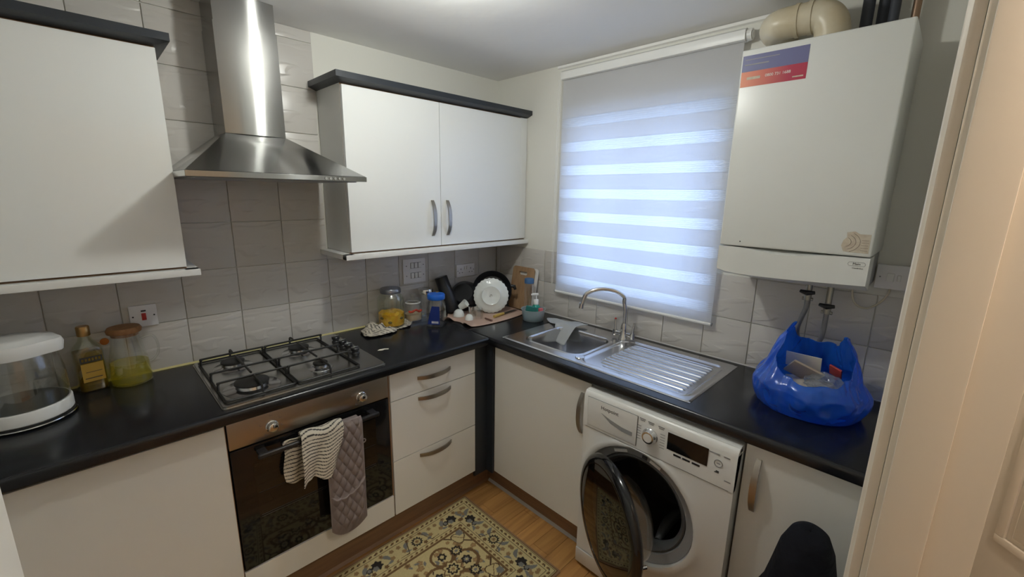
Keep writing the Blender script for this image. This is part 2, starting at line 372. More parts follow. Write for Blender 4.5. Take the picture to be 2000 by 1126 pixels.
# hall behind the doorway
HY0, HY1, HX0, HX1 = YF-.1, -3.75, -3.3, .5
bm = BM(); box(bm, HX0, HX1, HY0, HY1, -.06, 0); struct(obj('floor_hall', bm, 'laminate'))
bm = BM(); box(bm, HX0, HX1, HY0, HY1, 2.4, 2.5); struct(obj('ceiling_hall', bm, 'ceiling_paint'))
bm = BM(); box(bm, HX0, HX1, HY1, HY1-.1, 0, 2.4); box(bm, HX0-.1, HX0, HY0+.1, HY1-.1, 0, 2.5); box(bm, HX1, HX1+.1, HY0+.1, HY1-.1, 0, 2.5); box(bm, .26, HX1, HY0, HY0+.1, 0, 2.5); box(bm, HX0, XL-.1, HY0, HY0+.1, 0, 2.5); struct(obj('wall_hall', bm, 'hall_paint'))
# door frame on the right of the opening (lining, stop, architraves), and the white panelled door swung into the hall
fr = thing('trim_2', 'cream painted door frame at the right edge', 'door frame', (XJ, YF-.05, 0)); del fr['category']; struct(fr)
bm = BM(); box(bm, XJ, XJ+.0225, YF+.001, YF-.101, 0, 2.03, .002); obj('lining', bm, 'frame_paint', fr)
bm = BM(); box(bm, XJ-.012, XJ-.0002, YF-.006, YF-.056, 0, 2.0, .003); obj('door_stop', bm, 'frame_paint', fr)
bm = BM(); prism(bm, [(XJ+.004, YF+.0015), (XJ+.003, YF+.009), (XJ+.0045, YF+.013), (XJ+.008, YF+.0135), (XJ+.0095, YF+.0165), (XJ+.014, YF+.0185), (XJ+.03, YF+.0185), (XJ+.06, YF+.0145), (XJ+.066, YF+.008), (XJ+.066, YF+.0015)], 0, 2.09, 'z'); obj('architrave', bm, 'frame_paint', fr, ang=60)
bm = BM(); box(bm, XN-.0, XN+.002, YF, YF-.1, 0, 2.0); obj('lining', bm, 'frame_paint', fr)
DA = math.radians(225)
dr = thing('door_1', 'white panelled door standing ajar beyond the frame', 'door', (-.600, YF-.122, 0), (0, 0, DA)); del dr['category']; struct(dr)
bm = BM(); box(bm, .004, .74, .002, .037, .008, 1.98, .002); obj('leaf', bm, 'hall_door', dr, True)
for z0, z1 in ((.20, .76), (.90, 1.86)):
    for x0, x1 in ((.10, .345), (.40, .645)):
        for yy in (.037, .002):
            s = 1 if yy > .02 else -1
            bm = BM()
            for a in ((x0, x1, z0, z0+.018), (x0, x1, z1-.018, z1), (x0, x0+.018, z0+.018, z1-.018), (x1-.018, x1, z0+.018, z1-.018)): box(bm, a[0], a[1], yy+s*.0002, yy+s*.008, a[2], a[3], .003)
            obj('panel_moulding', bm, 'hall_door', dr, True)
            bm = BM(); box(bm, x0+.03, x1-.03, yy+s*.0002, yy+s*.006, z0+.03, z1-.03, .005); obj('raised_panel', bm, 'hall_door', dr, True)
# ------------------------------------------------------------------ lamps
def ceiling_lamp(loc, label, col, s):
    x, y, z = loc; L = thing('ceiling_light', label, 'lamp', (x, y, z))
    bm = BM(); lathe(bm, [(0, 0), (.04, 0), (.042, -.008), (.018, -.018), (.018, -.041), (0, -.041)], 24, Matrix.Translation(loc)); obj('lamp_holder', bm, 'plastic_white', L)
    bm = BM(); ball(bm, (x, y, z-.082), .042); e = 'bulb_'+label.split()[0]; emis(e, col, s); obj('bulb', bm, e, L)
ceiling_lamp((-1.16, -1.02, ZC-.0005), 'small bare bulb on the kitchen ceiling', LAMP_COLOR, LAMP_STRENGTH)
ceiling_lamp((-1.40, -2.62, 2.3995), 'warm bare bulb on the hall ceiling', HALL_COLOR, HALL_STRENGTH)
# ------------------------------------------------------------------ cabinets
FY = -.576; FX = -.576
def bow_handle(name, p, q, out, parent, wide, mat='nickel'):
    """flat bowed strap handle from p to q standing off in direction out; wide = direction of the strap's width"""
    p, q, out, wide = Vector(p), Vector(q), Vector(out), Vector(wide); bm = BM(); rings = []; n = 14
    for i in range(n+1):
        t = i/n; s = 2*t-1; c = p.lerp(q, t); off = .026*(1-abs(s)**2.6)+.001; w = .0075+.0025*(1-s*s); th = .0032
        nrm = out
        rings.append([bm.verts.new(c+out*(off+th)+wide*w), bm.verts.new(c+out*(off+th)-wide*w), bm.verts.new(c+out*max(off-th, 0)-wide*w), bm.verts.new(c+out*max(off-th, 0)+wide*w)])
    for a, b in zip(rings, rings[1:]):
        for k in range(4): bm.faces.new((a[k], a[(k+1) % 4], b[(k+1) % 4], b[k]))
    bm.faces.new(rings[0][::-1]); bm.faces.new(rings[-1]); bmesh.ops.recalc_face_normals(bm, faces=bm.faces)
    return obj(name, bm, mat, parent, ang=35)
def door_slab_y(x0, x1, z0, z1, y=FY, t=.019, ch=.010):
    bm = BM(); v = box(bm, x0, x1, y, y+t, z0, z1)
    # routed edge: front face pulled in
    f = min(bm.faces, key=lambda f: f.calc_center_median().y)
    bmesh.ops.inset_region(bm, faces=[f], thickness=ch, depth=0); 
    ring = [vv for vv in bm.verts if abs(vv.co.y-y) < 1e-6 and vv not in f.verts]
    for vv in ring: vv.co.y += .005
    return bm
def door_slab_x(y0, y1, z0, z1, x=FX, t=.019, ch=.010):
    bm = BM(); box(bm, x, x+t, y0, y1, z0, z1)
    f = min(bm.faces, key=lambda f: f.calc_center_median().x); bmesh.ops.inset_region(bm, faces=[f], thickness=ch, depth=0)
    for vv in [vv for vv in bm.verts if abs(vv.co.x-x) < 1e-6 and vv not in f.verts]: vv.co.x += .005
    return bm
# left base cupboard
c = thing('base_cabinet', 'white base cupboard left of the oven, under the kettle', 'cabinet', (-2.07, -.3, .15))
bm = BM(); box(bm, -2.40, -1.775, -.02, FY+.021, .15, .8645); obj('body', bm, 'carcass', c)
obj('door', door_slab_y(-2.385, -1.769, .156, .852), 'door_satin', c, ang=20)
bm = BM(); box(bm, -1.7745, -1.7665, -.03, FY+.004, .15, .864); obj('end_edge', bm, 'wood_edge', c)
# oven
ov = thing('oven', 'built-in single oven with steel control panel and black glass door', 'oven', (-1.465, -.3, .262))
bm = BM(); box(bm, -1.757, -1.171, -.04, FY+.024, .268, .862); obj('body', bm, 'black_plastic', ov)
cp = None
bm = BM(); box(bm, -1.762, -1.166, FY, FY+.022, .757, .860, .002); cp = obj('control_panel', bm, 'steel_panel', ov)
for kx, nm in ((-1.626, 'left'), (-1.289, 'right')):
    bm = BM(); lathe(bm, [(0, 0), (.0215, 0), (.0215, .004), (.0185, .006), (.0165, .022), (.0135, .024), (0, .024)], 28, Matrix.Translation((kx, FY-.0003, .801)) @ Matrix.Rotation(PI/2, 4, 'X')); k = obj('knob', bm, 'chrome', ov)
    bm = BM(); box(bm, kx-.0012, kx+.0012, FY-.0255, FY-.0242, .801, .812); obj('pointer', bm, 'ink', k)
    bm = BM()
    for dx, dz in ((-.034, .012), (0, .04), (.03, .022), (.034, -.008), (-.02, -.03)):
        box(bm, kx+dx-.005, kx+dx+.005, FY-.0006, FY-.0002, .801+dz-.0012, .801+dz+.0012); box(bm, kx+dx-.005, kx+dx-.003, FY-.0006, FY-.0002, .801+dz, .801+dz+.008)
    obj('dial_marks', bm, 'ink_grey', ov)['kind'] = 'stuff'
bm = BM(); box(bm, -1.762, -1.166, FY, FY+.022, .268, .751, .003); od = obj('oven_door', bm, 'gloss_black', ov)
bm = BM(); box(bm, -1.697, -1.232, FY-.0008, FY-.0001, .345, .680); obj('window_pane', bm, 'oven_glass', od)
bm = BM(); box(bm, -1.690, -1.236, FY-.037, FY-.054, .715, .733, .007, 3); box(bm, -1.685, -1.655, FY-.0005, FY-.04, .717, .731, .003); box(bm, -1.271, -1.241, FY-.0005, FY-.04, .717, .731, .003); obj('handle', bm, 'black_plastic', od)
bm = BM()
for z in (.46, .468, .56): tube(bm, [(-1.69, FY-.0012, z), (-1.24, FY-.0012, z)], .0006, 6)
obj('shelf_lines', bm, 'black_plastic', od)
p = tag(obj('filler_panel', door_slab_y(-1.765, -1.163, .156, .262), 'door_satin', ang=20), 'low white filler panel under the oven', 'panel')
# drawer unit
c = thing('drawer_unit', 'white three-drawer unit between oven and black corner post', 'cabinet', (-.92, -.3, .15))
bm = BM(); box(bm, -1.155, -.679, -.02, FY+.021, .15, .8645); obj('body', bm, 'carcass', c)
bm = BM(); box(bm, -1.162, -1.1555, -.03, FY+.012, .15, .864); obj('end_edge', bm, 'wood_edge', c)
for z0, z1, hz in ((.729, .862, .800), (.434, .725, .698), (.156, .430, .406)):
    d = obj('drawer_front', door_slab_y(-1.156, -.676, z0, z1, ch=.012), 'door_satin', c, ang=20)
    bow_handle('handle', (-1.018, FY-.0002, hz), (-.833, FY-.0002, hz), (0, -1, 0), d, (0, 0, 1))
# dark corner post
bm = BM(); box(bm, -.674, -.588, FY+.006, FY+.02, .118, .8645); box(bm, -.588, -.574, FY+.02, -.617, .118, .8645)
tag(obj('corner_post', bm, 'slate_dark'), 'black corner post between the drawers and the sink cupboard', 'post')
# sink cupboard
c = thing('base_cabinet', 'white cupboard under the sink with its handle beside the washing machine', 'cabinet', (-.3, -.92, .13))
bm = BM(); box(bm, -.02, FX+.021, -.62, -.64, .13, .8645); box(bm, -.02, FX+.021, -1.20, -1.218, .13, .8645); box(bm, -.02, FX+.021, -.64, -1.20, .13, .15); box(bm, -.02, -.03, -.64, -1.20, .15, .70); obj('body', bm, 'carcass', c)
d = obj('door', door_slab_x(-.621, -1.222, .132, .852), 'door_satin', c, ang=20)
bow_handle('handle', (FX-.0002, -1.181, .609), (FX-.0002, -1.181, .799), (-1, 0, 0), d, (0, 1, 0))
# right cupboard
c = thing('base_cabinet', 'white cupboard at the far right under the blue bag', 'cabinet', (-.3, -1.99, .13))
bm = BM(); box(bm, -.02, FX+.021, -1.836, -2.160, .13, .8645); obj('body', bm, 'carcass', c)
bm = BM(); box(bm, -.03, FX+.006, -1.829, -1.8355, .13, .864); obj('end_edge', bm, 'wood_edge', c)
d = obj('door', door_slab_x(-1.829, -2.160, .132, .858), 'door_satin', c, ang=20)
bow_handle('handle', (FX-.0002, -1.870, .626), (FX-.0002, -1.870, .815), (-1, 0, 0), d, (0, 1, 0))
# plinths with sealed floor edge
PY, PX = -.513, -.525
r = thing('plinth', 'brown wooden plinth below the oven and drawers', 'plinth', (-1.4, PY, 0))
bm = BM(); box(bm, -2.40, PX, PY, PY+.016, .0005, .15); obj('board', bm, 'plinth_wood', r)
bm = BM(); prism(bm, [(PY-.011, .0003), (PY-.0003, .0003), (PY-.0003, .012)], -2.40, PX-.0, 'x'); obj('seal_strip', bm, 'plinth_wood', r)
r = thing('plinth', 'brown wooden plinth below the sink cupboard', 'plinth', (PX, -.9, 0))
bm = BM(); box(bm, PX+.0005, PX+.016, PY, -1.222, .0005, .13); obj('board', bm, 'plinth_wood', r)
bm = BM(); prism(bm, [(PX-.012, .0003), (PX, .0003), (PX, .012)], PY-.012, -1.222, 'y'); obj('seal_strip', bm, 'seal_grey', r)
bm = BM(); box(bm, PX+.0005, PX+.016, -1.83, -2.16, .0005, .13); tag(obj('plinth', bm, 'plinth_wood'), 'brown plinth below the far right cupboard', 'plinth')
# worktops with rounded front edge
def wt_profile(back, front, s):
    z0, z1, r = H-.04, H, .013; pts = [(back, z0), (back, z1)]
    for i in range(7):
        a = PI/2*(1-i/6); pts.append((front+s*r-s*r*math.cos(a), z1-r+r*math.sin(a)))
    for i in range(4):
        a = PI/2*i/3; pts.append((front+s*.006-s*.006*math.cos(a), z0+.006-.006*math.sin(a)))
    return pts
WD = -.6025
r = thing('worktop', 'black worktop carrying the hob and kettle', 'worktop', (-1.5, -.3, H-.04))
bm = BM(); prism(bm, wt_profile(-.007, WD, 1), XL+.001, WD-.0006, 'x'); obj('slab', bm, 'worktop', r, ang=30)
bm = BM(); prism(bm, [(-.0068, H+.0002), (-.0068, H+.007), (-.014, H+.0002)], XL+.002, WD-.001, 'x'); obj('seal_strip', bm, 'seal_yellow', r)
r = thing('worktop', 'black worktop carrying the sink and blue bag', 'worktop', (-.3, -1.1, H-.04))
bm = BM(); hy0, hy1 = -.662, -1.602; hx0, hx1 = -.068, -.530
for a, b in ((-.007, hy0), (hy1, YF+.002)): prism(bm, [(p[0], p[1]) for p in wt_profile(-.007, WD, 1)], a, b, 'y')
prism(bm, wt_profile(hx1, WD, 1), hy0, hy1, 'y'); box(bm, -.007, hx0, hy0, hy1, H-.04, H); obj('slab', bm, 'worktop', r, ang=30)
bm = BM(); prism(bm, [(-.0068, H+.0002), (-.0068, H+.005), (-.012, H+.0002)], -.016, YF+.003, 'y'); obj('seal_strip', bm, 'seal_grey', r)
# wall cupboards
UD, UZ0, UZ1 = -.272, 1.352, 2.080
def upper(label, x0, x1, doors, fill, cx0, cx1, ret):
    c = thing('wall_cabinet', label, 'cabinet', ((x0+x1)/2, -.14, UZ0))
    bm = BM(); box(bm, x0+.0005, x1-.0005, -.007, UD+.022, UZ0, UZ1); obj('body', bm, 'carcass', c)
    bm = BM(); box(bm, x0+.001, x1-.001, UD+.0225, UD+.0195, UZ0+.0005, UZ1-.0005); obj('front_edge', bm, 'wood_edge', c)
    for a, b, hx in doors:
        d = obj('door', door_slab_y(a, b, UZ0+.004, UZ1-.008, UD, ch=.013), 'door_gloss', c, ang=20)
        if hx: bow_handle('handle', (hx, UD-.0002, 1.408), (hx, UD-.0002, 1.592), (0, -1, 0), d, (1, 0, 0))
    if fill: bm = BM(); box(bm, fill[0], fill[1], UD+.003, UD+.019, UZ0+.004, UZ1-.004, .001); obj('filler_strip', bm, 'door_gloss', c)
    e = cx0 if ret < 0 else cx1; i = -ret; side = x0 if ret < 0 else x1; far = cx1 if ret < 0 else cx0
    bm = BM(); R = []                      # mitred moulding: return along the open side, then the front
    for off, z in ((.004, UZ1+.0005), (.036, UZ1+.012), (.036, UZ1+.036), (-.03, UZ1+.036), (-.03, UZ1+.0005)):
        R.append([bm.verts.new((side+ret*off, -.007, z)), bm.verts.new((side+ret*off, UD-off, z)), bm.verts.new((far, UD-off, z))])
    for p in range(5):
        q = (p+1) % 5
        for k_ in range(2): bm.faces.new((R[p][k_], R[p][k_+1], R[q][k_+1], R[q][k_]))
    bm.faces.new([r[0] for r in R]); bm.faces.new([r[2] for r in R][::-1]); bmesh.ops.recalc_face_normals(bm, faces=bm.faces); obj('cornice', bm, 'slate_dark', c, ang=20)
    bm = BM(); box(bm, cx0, cx1, UD-.028, UD+.012, UZ0-.027, UZ0-.0035, .002); box(bm, e, e+i*.045, -.007, UD-.027, UZ0-.027, UZ0-.0035, .002); obj('light_rail', bm, 'plastic_white', c)
    bm = BM(); box(bm, x0, x1, UD+.012, UD+.03, UZ0-.0034, UZ0-.0002); obj('rail_edge', bm, 'wood_edge', c)
upper('white double-door wall cupboard beside the window', -1.1525, -.0015, ((-1.1515, -.655, -.707), (-.651, -.060, -.612)), (-.0585, -.003), -1.190, -.0015, -1)
upper('white wall cupboard at the upper left of the hood', -2.40, -1.7635, ((-2.39, -1.7645, None),), None, -2.405, -1.729, 1)
# ------------------------------------------------------------------ cooker hood
h = thing('cooker_hood', 'stainless steel chimney cooker hood above the hob', 'cooker hood', (-1.47, -.008, 1.667))
hx0, hx1, hz0, hz1 = -1.766, -1.174, 1.667, 1.686; c0, c1, cy, cz = -1.577, -1.364, -.19, 1.838
bm = BM(); box(bm, hx0, hx1, -.008, -.5, hz0, hz1, .001, 1); obj('lip', bm, 'steel_hood', h)
bm = BM(); a = [bm.verts.new(p) for p in ((hx0+.001, -.008, hz1+.0002), (hx1-.001, -.008, hz1+.0002), (hx1-.001, -.499, hz1+.0002), (hx0+.001, -.499, hz1+.0002))]; b = [bm.verts.new(p) for p in ((c0-.002, -.008, cz), (c1+.002, -.008, cz), (c1+.002, cy-.002, cz), (c0-.002, cy-.002, cz))]
for i in range(4): bm.faces.new((a[i], a[(i+1) % 4], b[(i+1) % 4], b[i]))
bm.faces.new(a[::-1]); bm.faces.new(b); bmesh.ops.recalc_face_normals(bm, faces=bm.faces); bmesh.ops.bevel(bm, geom=list(bm.edges), offset=.002, segments=2, affect='EDGES'); obj('canopy', bm, 'steel_hood', h, ang=20)
def bowed(bm, x0, x1, yf, z0, z1):
    pts = [(x0, -.008), (x0, yf+.004)]+[(x0+(x1-x0)*i/12, yf-.007*(1-(2*i/12-1)**2)) for i in range(13)]+[(x1, yf+.004), (x1, -.008)]; prism(bm, pts, z0, z1, 'z')
bm = BM(); bowed(bm, c0, c1, cy, cz+.0005, 2.225); obj('chimney', bm, 'steel_hood', h, ang=25)
bm = BM(); bowed(bm, c0+.003, c1-.003, cy+.003, 2.2255, ZC-.001); obj('chimney_extension', bm, 'steel_hood', h, ang=25)
for i in range(5):
    bm = BM(); x = -1.336+i*.0172; lathe(bm, [(0, 0), (.005, 0), (.005, .003), (0, .0035)], 14, Matrix.Translation((x, -.5002, 1.6755)) @ Matrix.Rotation(PI/2, 4, 'X')); obj('button', bm, 'chrome', h)
bm = BM(); box(bm, hx0+.03, hx1-.03, -.03, -.47, hz0-.003, hz0-.0003); obj('filter', bm, 'appliance_grey', h)
# ------------------------------------------------------------------ hob
hb = thing('gas_hob', 'stainless steel four-burner gas hob with black pan supports', 'hob', (-1.465, -.305, H))
hz = H+.0105
bm = BM(); prism(bm, rounded(-1.764, -1.166, -.572, -.040, .012), H+.0004, H+.004, 'z'); pts = rounded(-1.760, -1.170, -.568, -.044, .012); prism(bm, pts, H+.004, hz, 'z'); obj('plate', bm, 'steel_hob', hb, ang=25)
BUR = ((-1.648, -.188, .040, .03), (-1.645, -.452, .054, .034), (-1.391, -.192, .040, .03), (-1.391, -.440, .027, .028))
for x, y, r_, hh in BUR:
    bm = BM(); lathe(bm, [(r_*1.75, 0), (r_*1.7, .0015), (r_*1.15, .003), (r_*1.0, .006), (r_*.95, .016), (0, .016)], 32, Matrix.Translation((x, y, hz+.0002))); q = obj('burner', bm, 'steel_sink', hb)
    bm = BM(); lathe(bm, [(0, 0), (r_*.9, 0), (r_*1.06, .003), (r_*1.06, .008), (r_*.92, .011), (0, .012)], 32, Matrix.Translation((x, y, hz+.0165))); obj('burner_cap', bm, 'cast_black', q)
for y in (-.173, -.249, -.313, -.380):
    bm = BM(); lathe(bm, [(0, 0), (.019, 0), (.0185, .004), (.0145, .008), (.0145, .013), (.0185, .016), (.019, .025), (.0165, .028), (0, .0285)], 24, Matrix.Translation((-1.214, y, hz+.0003))); k = obj('knob', bm, 'black_plastic', hb)
    bm = BM(); box(bm, -1.214-.0155, -1.214+.0155, y-.002, y+.002, hz+.029, hz+.032, .0008, 1); obj('grip', bm, 'chrome', k)
for gx0, gx1, cx in ((-1.747, -1.520, -1.633), (-1.511, -1.268, -1.39)):
    bm = BM(); R = .0042; zb, zt = hz+.0055, H+.048
    tube(bm, [(p[0], p[1], zb) for p in rounded(gx0, gx1, -.540, -.072, .012)], R, 8, closed=True)
    for y in (-.13, -.318, -.432):
        tube(bm, smoothpath([(gx0, y, zb), (gx0, y, zt-.012), (gx0+.004, y, zt-.003), (gx0+.014, y, zt), (gx1-.014, y, zt), (gx1-.004, y, zt-.003), (gx1, y, zt-.012), (gx1, y, zb)], 4), R, 8)
    tube(bm, [(cx, -.165, zt), (cx, -.40, zt)], R, 8)
    tube(bm, smoothpath([(cx, -.432, zt), (cx, -.515, zt), (cx, -.533, zt-.004), (cx, -.54, zt-.014), (cx, -.54, zb)], 4), R, 8)
    tube(bm, smoothpath([(cx, -.13, zt), (cx, -.09, zt+.002), (cx, -.076, zt-.003), (cx, -.072, zt-.014), (cx, -.072, zb)], 4), R, 8)
    obj('pan_support', bm, 'cast_black', hb)
# ------------------------------------------------------------------ sink
sk = thing('kitchen_sink', 'stainless steel sink with one bowl and ribbed drainer', 'sink', (-.3, -1.13, H))
SX0, SX1, SY0, SY1 = -.050, -.548, -.641, -1.622
nx, ny = 166, 326
X = np.linspace(SX0, SX1, nx+1); Y = np.linspace(SY0, SY1, ny+1); GX, GY = np.meshgrid(X, Y)
def sdrect(px, py, cx, cy, hx, hy, r):
    qx = np.abs(px-cx)-hx+r; qy = np.abs(py-cy)-hy+r
    return np.hypot(np.maximum(qx, 0), np.maximum(qy, 0))+np.minimum(np.maximum(qx, qy), 0)-r
sm = lambda t: np.clip(t, 0, 1)**2*(3-2*np.clip(t, 0, 1))
edge = -sdrect(GX, GY, (SX0+SX1)/2, (SY0+SY1)/2, abs(SX0-SX1)/2, abs(SY0-SY1)/2, .02)
Z = H+.0012+.004*sm(edge/.006)
db = -sdrect(GX, GY, -.328, -.904, .155, .165, .06)
Z += .003*np.exp(-((db+.006)/.006)**2)
Z -= .150*sm((db-.001)/.022)+.012*sm((db-.02)/.10)
dc = np.hypot(GX+.328, GY+.904); Z -= .006*sm((.045-dc)/.008)
dd = -sdrect(GX, GY, -.315, -1.350, .205, .245, .05)
Z += .003*np.exp(-((dd+.004)/.006)**2); Z -= .005*sm(dd/.012)
rib = np.maximum(0, np.cos((GX+.315)*2*PI/.0285))**3*.0068
inr = sm((dd-.028)/.01)*sm((-(GY+1.165+.06*(GX+.315)/.2*0))/.012)
inr = inr*sm((-GY-1.150-np.clip((-.42-GX), 0, 1)*.9)/.01)
Z += rib*inr
me = bpy.data.meshes.new('bowl_and_drainer'); N = (nx+1)*(ny+1); co = np.stack([GX, GY, Z], -1).reshape(-1, 3)
I = np.arange(N).reshape(ny+1, nx+1); fs = np.stack([I[:-1, :-1], I[1:, :-1], I[1:, 1:], I[:-1, 1:]], -1).reshape(-1, 4)
me.from_pydata(co.tolist(), [], fs.tolist()); me.update()
for q in me.polygons: q.use_smooth = True
me.flip_normals() if me.polygons[0].normal.z < 0 else None
o = obj('bowl_and_drainer', me, 'steel_sink', sk)
bm = BM(); lathe(bm, [(0, 0), (.021, 0), (.021, .003), (.019, .005), (0, .0055)], 28, Matrix.Translation((-.488, -1.092, H+.0052))); obj('hole_cover', bm, 'chrome', sk)
bm = BM(); lathe(bm, [(.040, .004), (.036, .002), (.012, .0005), (.012, .004), (0, .005)], 28, Matrix.Translation((-.328, -.904, H-.165))); obj('waste', bm, 'nickel', sk)
bm = BM()
for i in range(3):
    for j in range(2): box(bm, -.345+i*.022, -.333+i*.022, -1.140-j*.016, -1.148-j*.016, H-.0012, H-.0005)
obj('overflow_slots', bm, 'ink', sk)
# mixer tap
tp = thing('mixer_tap', 'chrome swan-neck mixer tap with two lever handles behind the sink', 'tap', (-.112, -1.088, H+.005))
tx, ty, tz = -.112, -1.088, H+.0055
bm = BM(); lathe(bm, [(0, 0), (.026, 0), (.026, .006), (.021, .012), (.0185, .05), (.015, .075), (.0125, .085), (0, .085)], 28, Matrix.Translation((tx, ty, tz))); obj('body', bm, 'chrome', tp)
sp_ = [(tx, ty, tz+.08), (tx, ty, tz+.15), (tx-.004, ty+.006, tz+.195)]
for i in range(1, 9):
    a = PI*i/9*1.0; sp_.append((tx-.062+.060*math.cos(a)-.002, ty+(.085-.085*math.cos(a)), tz+.2+.058*math.sin(a)))
sp_.append((tx-.128, ty+.178, tz+.165))
bm = BM(); tube(bm, smoothpath(sp_, 5), .0105, 16); obj('spout', bm, 'chrome', tp)
bm = BM(); e = Vector(sp_[-1]); tube(bm, [e+Vector((0, 0, .012)), e-Vector((.002, -.002, .014))], .0125, 16); obj('nozzle', bm, 'chrome', tp)
for s, nm in ((1, 'hot'), (-1, 'cold')):
    bm = BM(); tube(bm, [(tx, ty+s*.012, tz+.028), (tx, ty+s*.055, tz+.028)], .0115, 16); tube(bm, [(tx, ty+s*.05, tz+.012), (tx, ty+s*.05, tz+.042)], .013, 16); L = obj('side_valve', bm, 'chrome', tp)
    bm = BM(); tube(bm, [(tx, ty+s*.05, tz+.042), (tx+.004, ty+s*.054, tz+.095)], [.0065, .0055], 12); lv = obj('lever', bm, 'chrome', L)
    if s > 0: bm = BM(); ball(bm, (tx+.004, ty+s*.054, tz+.097), .006, 12, 8); obj('hot_mark', bm, 'red_rocker', L)
# ------------------------------------------------------------------ washing machine
WX, WYL, WYR = -.629, -1.228, -1.823
wm = thing('washing_machine', 'white front-loading washing machine with its dark round door open', 'washing machine', (-.33, (WYL+WYR)/2, 0))
CY_, CZ_, CR = -1.482, .447, .232
# front panel with a round hole
bm = BM(); n = 48
outer = []
hy, z0, z1 = (WYL-WYR)/2, .092, .690
ycen = (WYL+WYR)/2
def rect_hit(a):
    dy, dz = math.cos(a), math.sin(a); t = 1e9
    for lim, d, c in ((WYR, dy, CY_), (WYL, dy, CY_), (z0, dz, CZ_), (z1, dz, CZ_)):
        if abs(d) > 1e-9:
            s = (lim-c)/d
            if s > 0: t = min(t, s)
    return CY_+dy*t, CZ_+dz*t
angs = sorted({2*PI*i/n for i in range(n)} | {math.atan2(z-CZ_, y-CY_) % (2*PI) for y in (WYL, WYR) for z in (z0, z1)})
rings = []
for k, (rr, dx) in enumerate(((None, 0), (CR+.036, 0), (CR+.028, -.004), (CR+.012, -.006), (CR+.004, -.002), (CR, .016))):
    R = []
    for a in angs:
        if rr is None: y, z = rect_hit(a)
        else: y, z = CY_+rr*math.cos(a), CZ_+rr*math.sin(a)
        if rr: y = min(max(y, WYR+.002), WYL-.002); z = min(z, z1-.001)
        R.append(bm.verts.new((WX+dx, y, z)))
    rings.append(R)
for a, b in zip(rings, rings[1:]):
    for i in range(len(angs)): j = (i+1) % len(angs); bm.faces.new((a[i], a[j], b[j], b[i]))
bmesh.ops.recalc_face_normals(bm, faces=bm.faces)
obj('front_panel', bm, 'appliance_white', wm, ang=50)
bm = BM()
box(bm, WX+.0005, -.05, WYL, WYL-.012, .092, .823); box(bm, WX+.0005, -.05, WYR+.012, WYR, .092, .823); box(bm, -.06, -.05, WYL-.012, WYR+.012, .092, .823); box(bm, WX+.012, -.05, WYL, WYR, .823, .8485, .006); obj('cabinet_body', bm, 'appliance_white', wm)
bm = BM(); prism(bm, [(WX+.022, .848), (WX+.010, .845), (WX+.003, .836), (WX-.002, .82), (WX-.003, .6935), (WX+.02, .6935), (WX+.04, .848)], WYL, WYR, 'y'); obj('control_panel', bm, 'appliance_white', wm, ang=40)
bm = BM(); prism(bm, [(WX-.004, .088), (WX-.004, .02), (WX+.002, .012), (WX+.03, .012), (WX+.03, .088)], WYL, WYR, 'y'); obj('kick_panel', bm, 'appliance_white', wm)
for y in (WYL-.05, WYR+.05):
    for x in (WX+.08, -.10): bm = BM(); cyl(bm, (x, y, .0005), (x, y, .0915 if x > -.5 else .0118), .02); obj('foot', bm, 'black_plastic', wm)
PXW = WX-.0032
def plate_x(bm, y0, y1, z0, z1, t=.0006, x=PXW, bev=0): box(bm, x-t, x, y0, y1, z0, z1, bev)
bm = BM(); box(bm, WX-.0062, WX-.0034, -1.249, -1.472, .7055, .826, .0022); dw = obj('detergent_drawer', bm, 'appliance_white', wm)
bm = BM()
for a in ((-1.2475, -1.2488, .704, .827), (-1.4722, -1.4735, .704, .827), (-1.2475, -1.4735, .826, .8273), (-1.2475, -1.4735, .704, .7053)): plate_x(bm, *a, .0004)
obj('drawer_gap', bm, 'ink', dw)
bm = BM(); pts = [(-1.315, .778), (-1.36, .765), (-1.41, .755), (-1.455, .753), (-1.455, .737), (-1.41, .738), (-1.36, .75)]; prism(bm, pts, WX-.0072, WX-.0063, 'x'); obj('grip_recess', bm, 'appliance_grey', dw)
text('brand_lettering', 'Hotpoint', .0215, 'ink', (WX-.0064, -1.352, .801), (0, -1, 0), (0, 0, 1), dw)
bm = BM(); lathe(bm, [(0, 0), (.030, 0), (.030, .003), (.027, .006), (.0245, .018), (.0225, .021), (.017, .021), (.017, .019), (0, .019)], 36, Matrix.Translation((PXW-.0002, -1.526, .768)) @ Matrix.Rotation(-PI/2, 4, 'Y')); kn = obj('programme_knob', bm, 'chrome', wm)
bm = BM(); lathe(bm, [(0, 0), (.0165, 0), (.0165, .003), (0, .0035)], 28, Matrix.Translation((PXW-.0195, -1.526, .768)) @ Matrix.Rotation(-PI/2, 4, 'Y')); obj('knob_face', bm, 'appliance_white', kn)
bm = BM(); plate_x(bm, -1.592, -1.734, .748, .813, .0012); scn = obj('display', bm, 'gloss_black', wm)
for y in (-1.618, -1.6505, -1.684): bm = BM(); plate_x(bm, y, y-.027, .733, .740, .001, bev=.0004); obj('button', bm, 'black_plastic', wm)
bm = BM()
for sy in (-1, 1):
    for k in range(6): yy = -1.526+sy*.047; zz = .792-k*.0105; plate_x(bm, yy-.009, yy+.009, zz, zz+.0022, .0004)
for yy, zz in ((-1.492, .822), (-1.526, .820), (-1.566, .818)): plate_x(bm, yy-.012, yy+.012, zz, zz+.0035, .0004); plate_x(bm, yy-.009, yy+.009, zz-.006, zz-.003, .0004)
mk = obj('programme_marks', bm, 'ink_grey', wm); mk['kind'] = 'stuff'
bm = BM()
for yy, w_ in ((-1.752, .018), (-1.792, .010)): plate_x(bm, yy-w_, yy+w_, .805, .8085, .0004)
plate_x(bm, -1.792, -1.812, .722, .726, .0004)
